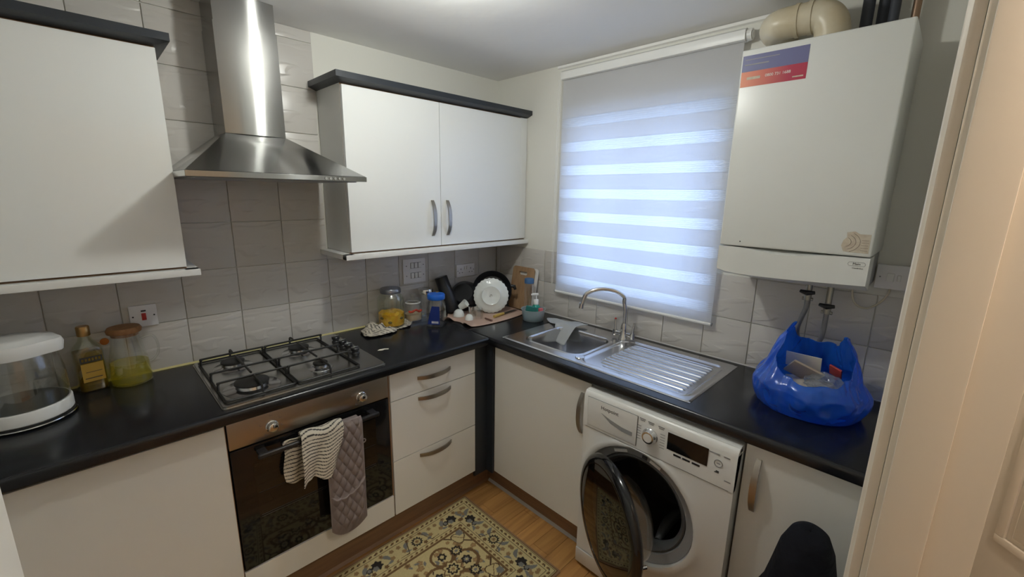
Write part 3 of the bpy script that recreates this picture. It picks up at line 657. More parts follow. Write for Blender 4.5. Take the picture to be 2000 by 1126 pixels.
mk = obj('small_print', bm, 'ink_grey', wm); mk['kind'] = 'stuff'
bm = BM(); lathe(bm, [(.0115, 0), (.0115, .001), (.0135, .001), (.0135, 0)], 28, Matrix.Translation((PXW, -1.768, .775)) @ Matrix.Rotation(-PI/2, 4, 'Y')); plate_x(bm, -1.762, -1.774, .7735, .7765, .0004); obj('power_button', bm, 'ink_grey', wm)
bm = BM(); plate_x(bm, -1.759, -1.773, .7405, .7435, .0004); plate_x(bm, -1.763, -1.773, .7445, .7485, .0004); obj('lock_symbol', bm, 'ink', wm)
# grey inner ring, rubber gasket and drum
RY = Matrix.Rotation(PI/2, 4, 'Y')
TM = Matrix.Translation((WX, CY_, CZ_)) @ RY            # lathe z -> +x (into the machine)
bm = BM(); lathe(bm, [(CR-.0005, .012), (CR-.012, .018), (.200, .022), (.195, .035)], 48, TM); obj('inner_ring', bm, 'appliance_grey', wm)
bm = BM(); lathe(bm, [(.1945, .030), (.188, .026), (.178, .034), (.172, .05), (.178, .085)], 48, TM); obj('gasket', bm, 'rubber_grey', wm)
bm = BM(); lathe(bm, [(.178, .085), (.225, .09), (.225, .38), (.215, .40), (0, .41)], 48, TM); dm = obj('drum', bm, 'drum_steel', wm)
bm = BM()
for i in range(13):
    for j in range(13):
        yy, zz = CY_-.02+(i-6)*.0135+(j % 2)*.0067, CZ_+.05+(j-6)*.0118
        if math.hypot(yy-CY_+.02, zz-CZ_-.05) < .085:
            cyl(bm, (WX+.4025, yy, zz), (WX+.4085, yy, zz), .0042, 6)
hl = obj('drum_holes', bm, 'seal_grey', dm); hl['kind'] = 'stuff'
for k in range(3):
    a = PI/2-.75+k*2*PI/3; c_, s_ = math.cos(a), math.sin(a)
    bm = BM(); pts = [Vector((WX+.12+t*.24, CY_-(.205-.02*math.sin(PI*t))*c_, CZ_+(.205-.02*math.sin(PI*t))*s_)) for t in [i/8 for i in range(9)]]; tube(bm, pts, [.012+.012*math.sin(PI*i/8) for i in range(9)], 10); obj('drum_paddle', bm, 'rubber_grey', dm)
bm = BM(); box(bm, WX-.0004, WX+.02, -1.716, -1.728, .452, .470, .001); obj('latch', bm, 'ink', wm)
for zz in (.441, .480): bm = BM(); ball(bm, (WX-.0005, -1.722, zz), .0025, 10, 6); obj('screw', bm, 'ink', wm)
for a0, w_, mt in ((112, .030, 'appliance_white'), (84, .010, 'ink'), (72, .022, 'appliance_white')):
    a = math.radians(180-a0); bm = BM(); rr = .213; c_ = Vector((WX+.013, CY_+rr*math.cos(a), CZ_+rr*math.sin(a))); tg = Vector((0, -math.sin(a), math.cos(a))); rd = Vector((0, math.cos(a), math.sin(a)))
    q = [bm.verts.new(c_+tg*sx*w_+rd*sy*.006+Vector((dx, 0, 0))) for dx in (0, .004) for sx, sy in ((-1, -1), (1, -1), (1, 1), (-1, 1))]
    bm.faces.new(q[:4]); bm.faces.new(q[4:][::-1])
    for i in range(4): bm.faces.new((q[i], q[(i+1) % 4], q[4+(i+1) % 4], q[4+i]))
    bmesh.ops.recalc_face_normals(bm, faces=bm.faces); obj('ring_label', bm, mt, wm)
# open door, swung about its left hinge
HXD, HYD, OA = WX-.010, -1.258, math.radians(31)
DM = Matrix.Translation((HXD, HYD, CZ_)) @ Matrix.Rotation(-OA, 4, 'Z') @ Matrix.Translation((0, -.236, 0)) @ RY @ Matrix.Rotation(0, 4, 'X')
bm = BM(); lathe(bm, [(.230, .004), (.236, -.004), (.234, -.016), (.224, -.026), (.214, -.030), (.200, -.030), (.196, -.012), (.196, .004)], 56, DM); dr_ = obj('door_rim', bm, 'gloss_black', wm)
bm = BM(); lathe(bm, [(.199, -.0285), (.15, -.0345), (.08, -.038), (0, -.039)], 56, DM); obj('door_cover', bm, 'smoked', dr_)
bm = BM(); lathe(bm, [(.195, .004), (.178, .006), (.165, .03), (.150, .085), (.13, .105), (.06, .112), (0, .113)], 56, DM); obj('door_bowl', bm, 'glass', dr_)
bm = BM(); lathe(bm, [(.196, -.010), (.150, -.008), (.150, -.004), (.196, -.004)], 56, DM); obj('inner_frame', bm, 'black_plastic', dr_)
bm = BM(); box(bm, HXD-.012, HXD+.008, HYD+.004, HYD-.016, CZ_-.05, CZ_+.05, .003); obj('hinge', bm, 'appliance_grey', wm)
bm = BM(); e = DM @ Vector((0, -.222, .006)); cyl(bm, e, e+Vector((.012, -.008, 0)), .006, 12); obj('door_hook', bm, 'chrome', dr_)
# ------------------------------------------------------------------ boiler, flue and pipes
BX, BY0, BY1 = -.299, -1.571, -2.021
bl = thing('boiler', 'white wall-hung combi boiler with a colourful sticker', 'boiler', (-.001, -1.796, 1.40))
bm = BM(); box(bm, BX, -.0065, BY0, BY1, 1.4565, 2.128, .006, 3); obj('case', bm, 'boiler_white', bl)
bm = BM(); pts = []
# lower flap: curved bottom edge, shallow scoop along its top
n = 16
front = [(BY0+(BY1-BY0)*i/n) for i in range(n+1)]
T = [bm.verts.new((BX-.001, y, 1.4535-.016*math.exp(-((y-(BY0+BY1)/2-.01)/.09)**2))) for y in front]; B = [bm.verts.new((BX-.001, y, 1.366-.012*math.sin(PI*(i/n)**.55))) for i, y in enumerate(front)]
T2 = [bm.verts.new((BX+.03, y, 1.4535)) for y in front]; B2 = [bm.verts.new((BX+.10, y, 1.337-.006*math.sin(PI*i/n))) for i, y in enumerate(front)]; T3 = [bm.verts.new((BX+.10, y, 1.4535)) for y in front]
for P, Q in ((T, B), (B, B2), (B2, T3), (T3, T2), (T2, T)):
    for i in range(n): bm.faces.new((P[i], P[i+1], Q[i+1], Q[i]))
for i in (0, n): bm.faces.new([L[i] for L in (T, B, B2, T3, T2)])
bmesh.ops.recalc_face_normals(bm, faces=bm.faces); fl = obj('lower_flap', bm, 'boiler_white', bl, ang=30)
bm = BM(); box(bm, BX+.11, -.0065, BY0-.006, BY1+.006, 1.345, 1.456); obj('base_tray', bm, 'appliance_grey', bl)
bx = BX-.0002
bm = BM(); box(bm, bx-.0006, bx, -1.577, -1.7735, 2.0565, 2.108); s1 = obj('sticker_top', bm, 'sticker_blue', bl)
bm = BM(); box(bm, bx-.0006, bx, -1.577, -1.7735, 2.0075, 2.0563); s2 = obj('sticker_bottom', bm, 'sticker_red', bl)
text('phone_number', '0800 731 1688', .0125, 'label_white', (bx-.0008, -1.691, 2.036), (0, -1, 0), (0, 0, 1), s2)
bm = BM(); box(bm, bx-.001, bx-.0007, -1.596, -1.638, 2.030, 2.0385); box(bm, bx-.001, bx-.0007, -1.735, -1.766, 2.016, 2.020); q = obj('faded_print', bm, 'worn_paper', s2); q['kind'] = 'stuff'
bm = BM(); box(bm, bx-.001, bx-.0007, -1.585, -1.69, 2.093, 2.0955); box(bm, bx-.001, bx-.0007, -1.585, -1.66, 2.076, 2.080); q = obj('faded_print', bm, 'ink_grey', s1); q['kind'] = 'stuff'
bm = BM(); pts = [(-1.942, 1.488), (-1.950, 1.470), (-1.972, 1.468), (-2.013, 1.468), (-2.013, 1.526), (-1.985, 1.526), (-1.972, 1.534), (-1.952, 1.530), (-1.954, 1.515), (-1.946, 1.505)]; prism(bm, pts, bx-.0006, bx, 'x'); lb = obj('worn_label', bm, 'worn_paper', bl)
bm = BM()
for rr in (.022, .034, .045):
    tube(bm, [(bx-.0008, -1.944-rr*math.cos(a), 1.500+rr*.75*math.sin(a)) for a in [math.radians(-62+i*9) for i in range(14)]], .0006, 5)
for k in range(5): box(bm, bx-.001, bx-.0006, -1.992, -2.010, 1.475+k*.008, 1.4762+k*.008)
q = obj('label_print', bm, 'worn_ring', lb); q['kind'] = 'stuff'
fx = BX-.0012
bm = BM(); tube(bm, [(fx-.0003, p[0], p[1]) for p in rounded(-2.012, -1.968, 1.427, 1.439, .0058)], .0005, 5, closed=True); lg = obj('logo_outline', bm, 'ink_grey', fl)
text('logo_lettering', 'Main', .0105, 'ink', (fx, -1.990, 1.433), (0, -1, 0), (0, 0, 1), fl)
text('model_lettering', 'Combi Eco', .0062, 'ink', (fx, -1.994, 1.420), (0, -1, 0), (0, 0, 1), fl)
bm = BM(); ball(bm, (bx, -1.642, 1.474), .0022, 8, 6); obj('screw', bm, 'ink', bl)
# flue elbow
f = thing('flue_pipe', 'cream plastic flue elbow on top of the boiler', 'pipe', (-.17, -1.80, 2.128))
FP = [(-.17, -1.800, 2.1285), (-.17, -1.800, 2.165), (-.17, -1.79, 2.20), (-.17, -1.765, 2.222), (-.17, -1.72, 2.226), (-.17, -1.665, 2.226), (-.165, -1.635, 2.226), (-.14, -1.618, 2.226), (-.10, -1.613, 2.226), (-.0005, -1.613, 2.226)]
bm = BM(); tube(bm, smoothpath(FP, 5), .050, 28); obj('elbow', bm, 'flue_cream', f)
for y0, y1 in ((-1.690, -1.702), (-1.728, -1.742)): bm = BM(); tube(bm, [(-.17, y0, 2.226), (-.17, y1, 2.226)], .053, 28); obj('collar', bm, 'flue_cream', f)
bm = BM(); tube(bm, [(-.17, -1.80, 2.1286), (-.17, -1.80, 2.142)], .055, 28); obj('collar', bm, 'flue_cream', f)
for y, x, r_, mt, lab in ((-1.872, -.08, .017, 'pipe_dark', 'dark lagged pipe rising behind the flue elbow, nearest it'), (-1.910, -.05, .017, 'pipe_dark', 'dark lagged pipe rising above the boiler, second from the flue'), (-1.942, -.09, .014, 'pipe_dark', 'dark lagged pipe rising above the boiler, third from the flue'), (-1.992, -.06, .011, 'copper_dull', 'thin brown pipe rising above the boiler near its right corner')):
    bm = BM(); cyl(bm, (x, y, 2.1285), (x, y, ZC-.0005), r_, 16); tag(obj('pipe', bm, mt), lab, 'pipe', 'pipes above the boiler')
for y, zv, pth, lab in ((-1.846, 1.290, [(-.12, -1.846, 1.262), (-.12, -1.846, 1.23), (-.115, -1.836, 1.19), (-.10, -1.826, 1.14), (-.05, -1.828, 1.08), (-.035, -1.86, 1.02), (-.032, -1.88, .96), (-.032, -1.89, H+.0005)], 'left braided hose with black isolating valve under the boiler'),
                        (-1.911, 1.250, [(-.12, -1.911, 1.225), (-.12, -1.911, 1.17), (-.115, -1.908, 1.13), (-.10, -1.90, 1.09), (-.05, -1.91, 1.04), (-.035, -1.93, .98), (-.032, -1.94, H+.0005)], 'right braided hose with black isolating valve under the boiler')):
    v = thing('water_hose', lab, 'hose', (-.12, y, 1.0), group='hoses under the boiler')
    bm = BM(); cyl(bm, (-.12, y, zv), (-.12, y, 1.3445), .010); cyl(bm, (-.12, y, zv-.028), (-.12, y, zv-.0), .012); cyl(bm, (-.12, y-.017, zv-.024), (-.12, y+.017, zv-.024), .006); obj('fitting', bm, 'brass_dull', v)
    bm = BM(); tube(bm, [(-.132, y+.024, zv+.004), (-.139, y, zv+.001), (-.132, y-.022, zv+.004)], [.006, .010, .006], 10); obj('valve_lever', bm, 'black_plastic', v)
    bm = BM(); tube(bm, smoothpath(pth, 6), .0085, 12); obj('hose', bm, 'hose_grey', v)
bm = BM(); tube(bm, smoothpath([(-.06, -1.965, 1.344), (-.06, -1.967, 1.30), (-.045, -1.98, 1.26), (-.025, -2.01, 1.245), (-.012, -2.04, 1.265), (-.010, -2.06, 1.30), (-.012, -2.064, 1.3265)], 6), .0035, 8); tag(obj('power_cable', bm, 'cable_cream'), 'thin cream cable looping from the boiler to the switch', 'cable')
# ------------------------------------------------------------------ switches and sockets
def faceplate_back(name, label, cat, x0, x1, z0, z1):
    t = thing(name, label, cat, ((x0+x1)/2, -TT-.0002, z0)); bm = BM(); box(bm, x0, x1, -TT-.0002, -TT-.0092, z0, z1, .002); obj('faceplate', bm, 'switch_white', t); return t
yf = -TT-.0093
t = faceplate_back('cooker_switch', 'white cooker switch with a red rocker above the carafe', 'switch', -1.931, -1.847, 1.098, 1.183)
bm = BM(); box(bm, -1.8955, -1.8815, yf-.0045, yf, 1.124, 1.152, .0015); obj('rocker', bm, 'red_rocker', t)
bm = BM(); box(bm, -1.8955, -1.8805, yf-.0008, yf, 1.1575, 1.1635); obj('neon', bm, 'ink', t)
for x in (-1.921, -1.857): bm = BM(); cyl(bm, (x, yf, 1.140), (x, yf-.0006, 1.140), .003, 12); obj('screw', bm, 'ink', t)
t = faceplate_back('light_switch', 'white six-gang switch plate under the wall cupboard', 'switch', -.739, -.590, 1.111, 1.253)
for z in (1.199, 1.140):
    for i in range(3): bm = BM(); x = -.690+i*.0245; box(bm, x, x+.019, yf-.005, yf, z-.0, z+.030, .002); obj('rocker', bm, 'plastic_white', t)
    bm = BM(); box(bm, -.692, -.620, yf-.0006, yf, z-.002, z+.032); obj('rocker_surround', bm, 'ink_grey', t)
    for x in (-.718, -.604): bm = BM(); cyl(bm, (x, yf, z+.015), (x, yf-.0006, z+.015), .0028, 12); obj('screw', bm, 'ink', t)
t = faceplate_back('wall_socket', 'white double plug socket behind the black tumbler', 'socket', -.356, -.209, 1.103, 1.183)
for cx in (-.3225, -.2425):
    bm = BM()
    box(bm, cx-.002, cx+.002, yf-.0006, yf, 1.148, 1.158); obj('pin_hole', bm, 'ink', t)
    for s in (-1, 1): bm = BM(); box(bm, cx+s*.011-.0033, cx+s*.011+.0033, yf-.0006, yf, 1.128, 1.132); obj('pin_hole', bm, 'ink', t)
for x in (-.292, -.273): bm = BM(); box(bm, x-.0045, x+.0045, yf-.005, yf, 1.148, 1.170, .0015); obj('rocker', bm, 'plastic_white', t)
for x in (-.3475, -.2175): bm = BM(); cyl(bm, (x, yf, 1.143), (x, yf-.0006, 1.143), .0026, 12); obj('screw', bm, 'ink', t)
t = thing('fused_spur', 'white fused switch on the wall right of the boiler', 'switch', (-.001, -2.062, 1.326))
bm = BM(); box(bm, -.0003, -.030, -2.020, -2.106, 1.326, 1.410, .002); obj('faceplate', bm, 'switch_white', t)
bm = BM(); box(bm, -.0302, -.0345, -2.050, -2.070, 1.352, 1.382, .002); obj('fuse_carrier', bm, 'plastic_white', t)
bm = BM(); box(bm, -.0302, -.0345, -2.078, -2.088, 1.356, 1.378, .002); obj('rocker', bm, 'plastic_white', t)
bm = BM(); cyl(bm, (-.0302, -2.032, 1.367), (-.031, -2.032, 1.367), .0028, 12); obj('screw', bm, 'ink_grey', t)
bm = BM(); cyl(bm, (-TT-.0003, -2.036, 1.141+.0), (-TT-.0008, -2.036, 1.141), .0, 6) if False else None
bm.free() if bm else None
# ------------------------------------------------------------------ blind
bd = thing('roller_blind', 'white day-and-night roller blind with sheer and solid bands over the window', 'blind', (-.035, -1.02, 1.06))
BXP, B0, B1 = -.036, -.566, -1.482
def band(z0, z1, mat, name):
    bm = BM(); box(bm, BXP-.0004, BXP+.0004, B0, B1, z0, z1); return obj(name, bm, mat, bd)
sheer = [(1.990, 2.041), (1.8615, 1.914), (1.736, 1.788), (1.613, 1.6635), (1.487, 1.538), (1.363, 1.415), (1.240, 1.291), (1.1155, 1.1675)]
top = 2.246
for z0, z1 in sheer: band(z1, top, 'blind_opaque', 'solid_band'); band(z0, z1, 'blind_sheer', 'sheer_band'); top = z0
band(1.070, top, 'blind_opaque', 'solid_band')
bm = BM(); prism(bm, [(-.004, 2.242), (-.004, 2.284), (-.046, 2.284), (-.058, 2.276), (-.060, 2.255), (-.056, 2.240), (-.045, 2.236)], B0+.004, B1-.006, 'y'); obj('cassette', bm, 'plastic_white', bd, ang=50)
bm = BM(); tube(bm, [(BXP, B0, 1.064), (BXP, B1, 1.064)], .0075, 12); obj('bottom_bar', bm, 'plastic_white', bd)
for y in (B0+.001, B1-.001): bm = BM(); s = .004 if y > -1 else -.004; cyl(bm, (BXP, y, 1.064), (BXP, y+s, 1.064), .0082, 12); obj('end_cap', bm, 'appliance_grey', bd)
bm = BM(); cyl(bm, (-.032, B1-.0065, 2.260), (-.032, B1-.026, 2.260), .022, 24); cyl(bm, (-.032, B1-.026, 2.260), (-.032, B1-.030, 2.260), .015, 24); obj('chain_wheel', bm, 'plastic_white', bd)
bm = BM()
for dx in (-.050, -.062): tube(bm, [(dx, B0+.012, 2.24), (dx, B0+.014, 1.12)], .0012, 6)
tube(bm, [(-.050, B0+.014, 1.12), (-.056, B0+.0142, 1.11), (-.062, B0+.014, 1.12)], .0012, 6); obj('cord', bm, 'plastic_white', bd)
# ------------------------------------------------------------------ things on the worktop
Z0 = H+.0006
def T(x, y, z=Z0): return Matrix.Translation((x, y, z))
# glass kettle, far left
k = thing('kettle', 'glass water kettle with white lid and base at the far left', 'kettle', (-2.222, -.205, H))
M = T(-2.222, -.205)
bm = BM(); lathe(bm, [(0, 0), (.113, 0), (.116, .004), (.115, .010), (.108, .013), (0, .013)], 48, M); obj('power_base', bm, 'black_plastic', k)
bm = BM(); lathe(bm, [(.1165, .0045), (.1178, .006), (.1165, .0085)], 48, M); obj('trim_ring', bm, 'chrome', k)
bm = BM(); lathe(bm, [(0, .0135), (.108, .0135), (.112, .018), (.112, .052), (.109, .056), (0, .056)], 48, M); obj('body_base', bm, 'plastic_white', k)
bm = BM(); lathe(bm, [(0, .0562), (.104, .0562), (.104, .058), (0, .058)], 40, M); obj('heating_plate', bm, 'drum_steel', k)
bm = BM(); lathe(bm, [(.108, .0565), (.110, .10), (.107, .15), (.098, .205), (.094, .216)], 48, M); obj('glass_body', bm, 'glass', k)
bm = BM(); lathe(bm, [(0, .0585), (.106, .0585), (.107, .10), (.1055, .128), (0, .128)], 48, M); obj('water', bm, 'water', k)
def spout(x, y, z):
    a = math.atan2(y, x); w = math.exp(-((a+.35)/.28)**2); return x*(1+.20*w), y*(1+.20*w), 
bm = BM(); lathe(bm, [(.094, .2165), (.100, .218), (.104, .245), (.100, .258), (.075, .262), (.070, .266), (.045, .268), (0, .268)], 48, M, spout); obj('lid', bm, 'plastic_white', k)
bm = BM(); tube(bm, smoothpath([(-2.33, -.215, H+.235), (-2.372, -.222, H+.23), (-2.380, -.222, H+.15), (-2.372, -.222, H+.065), (-2.335, -.215, H+.045)], 6), .012, 12); obj('handle', bm, 'plastic_white', k)
# olive oil bottle
k = thing('oil_bottle', 'square glass bottle of dark golden oil with a brass cap', 'bottle', (-2.062, -.058, H))
def sq(hx, hy):
    def f(x, y, z):
        r_ = math.hypot(x, y)
        if r_ < .001: return x, y
        c_, s_ = abs(x/r_), abs(y/r_); q = (c_**5+s_**5)**(-1/5)
        w = min(max((.178-z)/.03, 0), 1); w = w*w*(3-2*w)
        q = 1+(q-1)*w; return x*q*(1+(hx-1)*w), y*q*(1+(hy-1)*w)
    return f
M = T(-2.062, -.058) @ Matrix.Rotation(math.radians(12), 4, 'Z')
bm = BM(); lathe(bm, [(0, 0), (.036, 0), (.040, .005), (.040, .150), (.036, .166), (.020, .186), (.016, .200), (.016, .215)], 40, M, sq(1.0, .82)); obj('glass_body', bm, 'glass_green', k)
bm = BM(); lathe(bm, [(0, .004), (.035, .004), (.0375, .010), (.0375, .148), (0, .148)], 40, M, sq(1.0, .82)); obj('oil', bm, 'oil_dark', k)
bm = BM(); lathe(bm, [(.0168, .203), (.0185, .204), (.0185, .236), (.0165, .239), (0, .239)], 28, M); obj('cap', bm, 'gold_cap', k)
ML = M @ Matrix.Translation((0, -.0345, 0))
def lab(bm, x0, x1, z0, z1, y0=-.0008, y1=0): 
    v = box(bm, x0, x1, y0, y1, z0, z1); bmesh.ops.transform(bm, matrix=ML, verts=v)
bm = BM(); lab(bm, -.030, .030, .112, .132); q = obj('label', bm, 'ink', k)
bm = BM()
for i in range(6): lab(bm, -.026+i*.009, -.020+i*.009, .117, .127, -.0012, -.0009)
obj('label_print', bm, 'oil_dark', q)['kind'] = 'stuff'
bm = BM(); lab(bm, -.030, .030, .040, .108); q = obj('label', bm, 'amber', k); bm = BM(); lab(bm, -.024, .022, .052, .055, -.0012, -.0009); lab(bm, -.020, .024, .075, .077, -.0012, -.0009); obj('label_print', bm, 'ink', q)['kind'] = 'stuff'
# carafe
k = thing('carafe', 'round glass carafe of pale oil with a wooden lid and glass handle', 'carafe', (-1.955, -.078, H))
M = T(-1.955, -.078)
bm = BM(); lathe(bm, [(0, 0), (.052, 0), (.060, .006), (.062, .025), (.058, .085), (.050, .135), (.043, .170), (.042, .196)], 40, M); obj('glass_body', bm, 'glass', k)
bm = BM(); lathe(bm, [(0, .004), (.050, .004), (.0575, .010), (.0595, .028), (.0562, .084), (0, .084)], 40, M); obj('oil', bm, 'oil_light', k)
bm = BM(); lathe(bm, [(0, .186), (.040, .186), (.0415, .1965), (.050, .199), (.052, .210), (.047, .219), (0, .221)], 36, M); obj('lid', bm, 'wood_lid', k)
bm = BM(); tube(bm, smoothpath([(-1.914, -.078, H+.165), (-1.880, -.080, H+.172), (-1.866, -.080, H+.14), (-1.868, -.080, H+.10), (-1.885, -.079, H+.075), (-1.8985, -.078, H+.070)], 6), .005, 10); obj('handle', bm, 'glass', k)
bm = BM(); lathe(bm, [(0, 0), (.013, 0), (.013, .003), (0, .004)], 24, Matrix.Translation((-2.012, -TT-.0003, 1.062)) @ Matrix.Rotation(PI/2, 4, 'X')); tag(obj('round_sticker', bm, 'orange'), 'small round orange sticker on a tile above the oil', 'sticker')
# striped cloth under the pickle jar
JX, JY = -.868, -.092
def cream_stripe(t, w=.22): return (.022, .020, .024) if (t % 1) < w else (.62, .57, .47)
def cl(u, v):
    a = 2*PI*u; R = .118+.022*math.sin(2*a+.6)+.014*math.sin(3*a+2.)+.008*math.sin(7*a)
    x = -.918+R*1.18*v*math.cos(a); y = -.112+R*.92*v*math.sin(a)
    d_ = math.hypot((x-JX)/.074, (y-JY)/.074); b_ = max(0, min(1, (d_-1.0)/.18)); rim = max(0, min(1, (1-v)/.22))
    left = 1.0 if x < -.93 else .55
    h_ = .0028+b_*(.25+.75*rim)*left*(.020+.022*nz(x, y, .3, 20)+.010*math.sin(5*a+40*v*R)+.006*nz(x, y, 1.7, 45))
    x += .010*nz(x, y, 5, 14)*v; y += .010*nz(x, y, 9, 14)*v
    return x, min(y, -.011), Z0+max(h_, .0022)
def clw(u, v):
    a = 2*PI*u; x = .12*v*math.cos(a); y = .12*v*math.sin(a); return cream_stripe((x*.8+y*.55+.012*nz(x, y, 0, 20))/.0125, .26)
sheetcl = sheet('tea_towel', cl, 110, 34, 'striped_cloth', weave=clw, thick=.0028)
tag(sheetcl, 'striped tea towel bunched under the yellow pickle jar', 'towel')
# pickle jar
k = thing('pickle_jar', 'large glass jar with grey lid, half full of yellow pickle', 'jar', (JX, JY, Z0+.006))
M = T(JX, JY, Z0+.006)
bm = BM(); lathe(bm, [(0, 0), (.060, 0), (.068, .006), (.0705, .02), (.0705, .150), (.066, .164), (.052, .178), (.049, .186), (.049, .190)], 40, M); obj('glass_body', bm, 'glass_green', k)
bm = BM(); n0 = len(bm.verts); lathe(bm, [(0, .004), (.058, .004), (.0665, .010), (.068, .03), (.068, .072), (.055, .080), (.03, .083), (0, .081)], 40, M)
for v in bm.verts:
    if v.co.z > Z0+.06: v.co.z += .010*nz(v.co.x, v.co.y, 3, 45)
obj('pickle', bm, 'pickle', k)
for a, z_ in ((-2.2, .038), (-1.2, .055), (-2.9, .06)):
    bm = BM(); ball(bm, (JX+.0645*math.cos(a), JY+.0645*math.sin(a), Z0+z_), .009, 12, 8, (1.3, 1.3, .8)); obj('dark_chunk', bm, 'pickle_dark', k)
bm = BM(); lathe(bm, [(.0505, .184), (.0545, .184), (.0550, .188), (.0550, .204), (.051, .209), (0, .2105)], 40, M); obj('lid', bm, 'lid_grey', k)
# clear tray and the two storage jars
bm = BM(); tr = [(-.775, -.020), (-.775, -.135), (-.575, -.150), (-.575, -.020)]
prism(bm, [(-.786, -.018), (-.786, -.142), (-.572, -.142), (-.572, -.018)], Z0, Z0+.003, 'z')
for a in ((-.786, -.783, -.018, -.142), (-.575, -.572, -.018, -.142), (-.783, -.575, -.139, -.142), (-.783, -.575, -.018, -.021)): box(bm, *a, Z0+.003, Z0+.018)
tag(obj('tray', bm, 'plastic_clear'), 'clear plastic tray under the two small storage jars', 'tray')
zt = Z0+.0035
k = thing('storage_jar', 'small ribbed glass jar with a glass knob lid and red print', 'jar', (-.722, -.078, zt)); M = T(-.722, -.078, zt)
rib_ = lambda x, y, z: (x*(1+.02*math.cos(18*math.atan2(y, x))), y*(1+.02*math.cos(18*math.atan2(y, x))))
bm = BM(); lathe(bm, [(0, 0), (.045, 0), (.050, .005), (.050, .085), (.046, .097), (.040, .102)], 72, M, rib_); obj('glass_body', bm, 'glass', k)
bm = BM(); lathe(bm, [(.0395, .101), (.043, .102), (.0435, .106), (.040, .109)], 36, M); obj('seal_ring', bm, 'plastic_white', k)
bm = BM(); lathe(bm, [(.042, .109), (.043, .118), (.035, .128), (.012, .132), (.012, .138), (.020, .146), (.018, .154), (0, .156)], 36, M); obj('lid', bm, 'glass', k)
bm = BM(); lathe(bm, [(0, .004), (.044, .004), (.0465, .008), (.0465, .040), (0, .042)], 36, M); obj('grain', bm, 'rice', k)
bm = BM(); tube(bm, [(-.722+.0515*math.cos(a), -.078+.0515*math.sin(a), zt+.065+.006*math.sin(6*a)) for a in [math.radians(-150+i*8) for i in range(12)]], [.004+.004*abs(math.sin(i*1.3)) for i in range(12)], 8); obj('red_print', bm, 'red_print', k)
k = thing('storage_jar', 'glass jar with a shiny chrome lid behind the blue-lidded jar', 'jar', (-.628, -.070, zt)); M = T(-.628, -.070, zt)
bm = BM(); lathe(bm, [(0, 0), (.038, 0), (.042, .004), (.042, .125), (.038, .138), (.036, .145)], 36, M); obj('glass_body', bm, 'glass', k)
bm = BM(); lathe(bm, [(.0365, .143), (.042, .144), (.042, .166), (.040, .170), (.030, .168), (0, .168)], 36, M); obj('lid', bm, 'chrome', k)
# blue lidded plastic jar
BJ = (-.668, -.232); k = thing('plastic_jar', 'square clear plastic jar with a bright blue lid and blue label', 'jar', (*BJ, H), (0, 0, math.radians(38)))
def sqr(x, y, z):
    r_ = math.hypot(x, y); 
    if r_ < 1e-4: return x, y
    c_, s_ = abs(x/r_), abs(y/r_); q = (c_**6+s_**6)**(-1/6); w = min(max((.142-z)/.02, 0), 1); q = 1+(q-1)*w; return x*q, y*q
bm = BM(); lathe(bm, [(0, .0006), (.046, .0006), (.050, .006), (.051, .02), (.0475, .05), (.047, .10), (.044, .128), (.040, .146), (.038, .152)], 40, None, sqr); obj('body', bm, 'plastic_clear', k, True)
bm = BM(); lathe(bm, [(.039, .149), (.0475, .149), (.049, .153), (.049, .172), (.046, .178), (.020, .182), (0, .182)], 40); bl_ = obj('lid', bm, 'blue_lid', k, True)
bm = BM(); box(bm, .018, .030, -.006, .006, .1815, .1828); obj('lid_spot', bm, 'yellow_wood', bl_, True)
bm = BM(); pts = [(.034, .015), (-.034, .015), (-.034, .118), (.010, .118), (.026, .060)]; prism(bm, [(p[0], p[1]) for p in pts], .0, .001, 'y'); 
LR = Matrix.Rotation(PI/2, 4, 'Z'); bmesh.ops.transform(bm, matrix=LR @ Matrix.Translation((0, .0515, 0)), verts=bm.verts); q = obj('label', bm, 'label_blue', k, True)
bm = BM()
for i in range(5): box(bm, -.026+i*.008, -.021+i*.008, .0527, .0531, .022, .034)
bmesh.ops.transform(bm, matrix=LR, verts=bm.verts)
obj('label_print', bm, 'label_white', q, True)['kind'] = 'stuff'
# drying mat
mp_ = [(-.585, -.215), (-.552, -.300), (-.574, -.400), (-.400, -.436), (-.160, -.415), (-.112, -.335), (-.120, -.20), (-.25, -.06), (-.43, -.05)]
bm = BM(); 
def matz(u, v): pass
poly = smoothpath([(*p, 0) for p in mp_+[mp_[0]]], 7)[:-1]; cxm, cym = -.33, -.25
ringsm = []
for s in (1.0, .96, .86, .6, .3):
    R = []
    for i, p in enumerate(poly):
        x, y = cxm+(p.x-cxm)*s, cym+(p.y-cym)*s; wv = max(0, math.sin(i*.55+1.1))*.020 if (s > .8 and x < -.42 and y < -.16) else 0
        R.append(bm.verts.new((x, y, Z0+.0025+wv*(1 if s > .9 else .4)+(.003 if s == 1.0 else 0))))
    ringsm.append(R)
cv = bm.verts.new((cxm, cym, Z0+.0025)); n = len(poly)
for a, b in zip(ringsm, ringsm[1:]):
    for i in range(n): bm.faces.new((a[i], a[(i+1) % n], b[(i+1) % n], b[i]))
for i in range(n): bm.faces.new((ringsm[-1][i], ringsm[-1][(i+1) % n], cv))
bmesh.ops.recalc_face_normals(bm, faces=bm.faces); mt = obj('drying_mat', bm, 'mat_pink'); md = mt.modifiers.new('thickness', 'SOLIDIFY'); md.thickness = .004; md.offset = 0
tag(mt, 'dusty pink drying mat with a ruffled edge in the corner', 'mat')
ZM = Z0+.005
def leaning(center, n, spin=0):
    """matrix whose local z points along n at center"""
    n = Vector(n).normalized(); q = n.to_track_quat('Z', 'Y').to_matrix().to_4x4(); return Matrix.Translation(center) @ q @ Matrix.Rotation(spin, 4, 'Z')
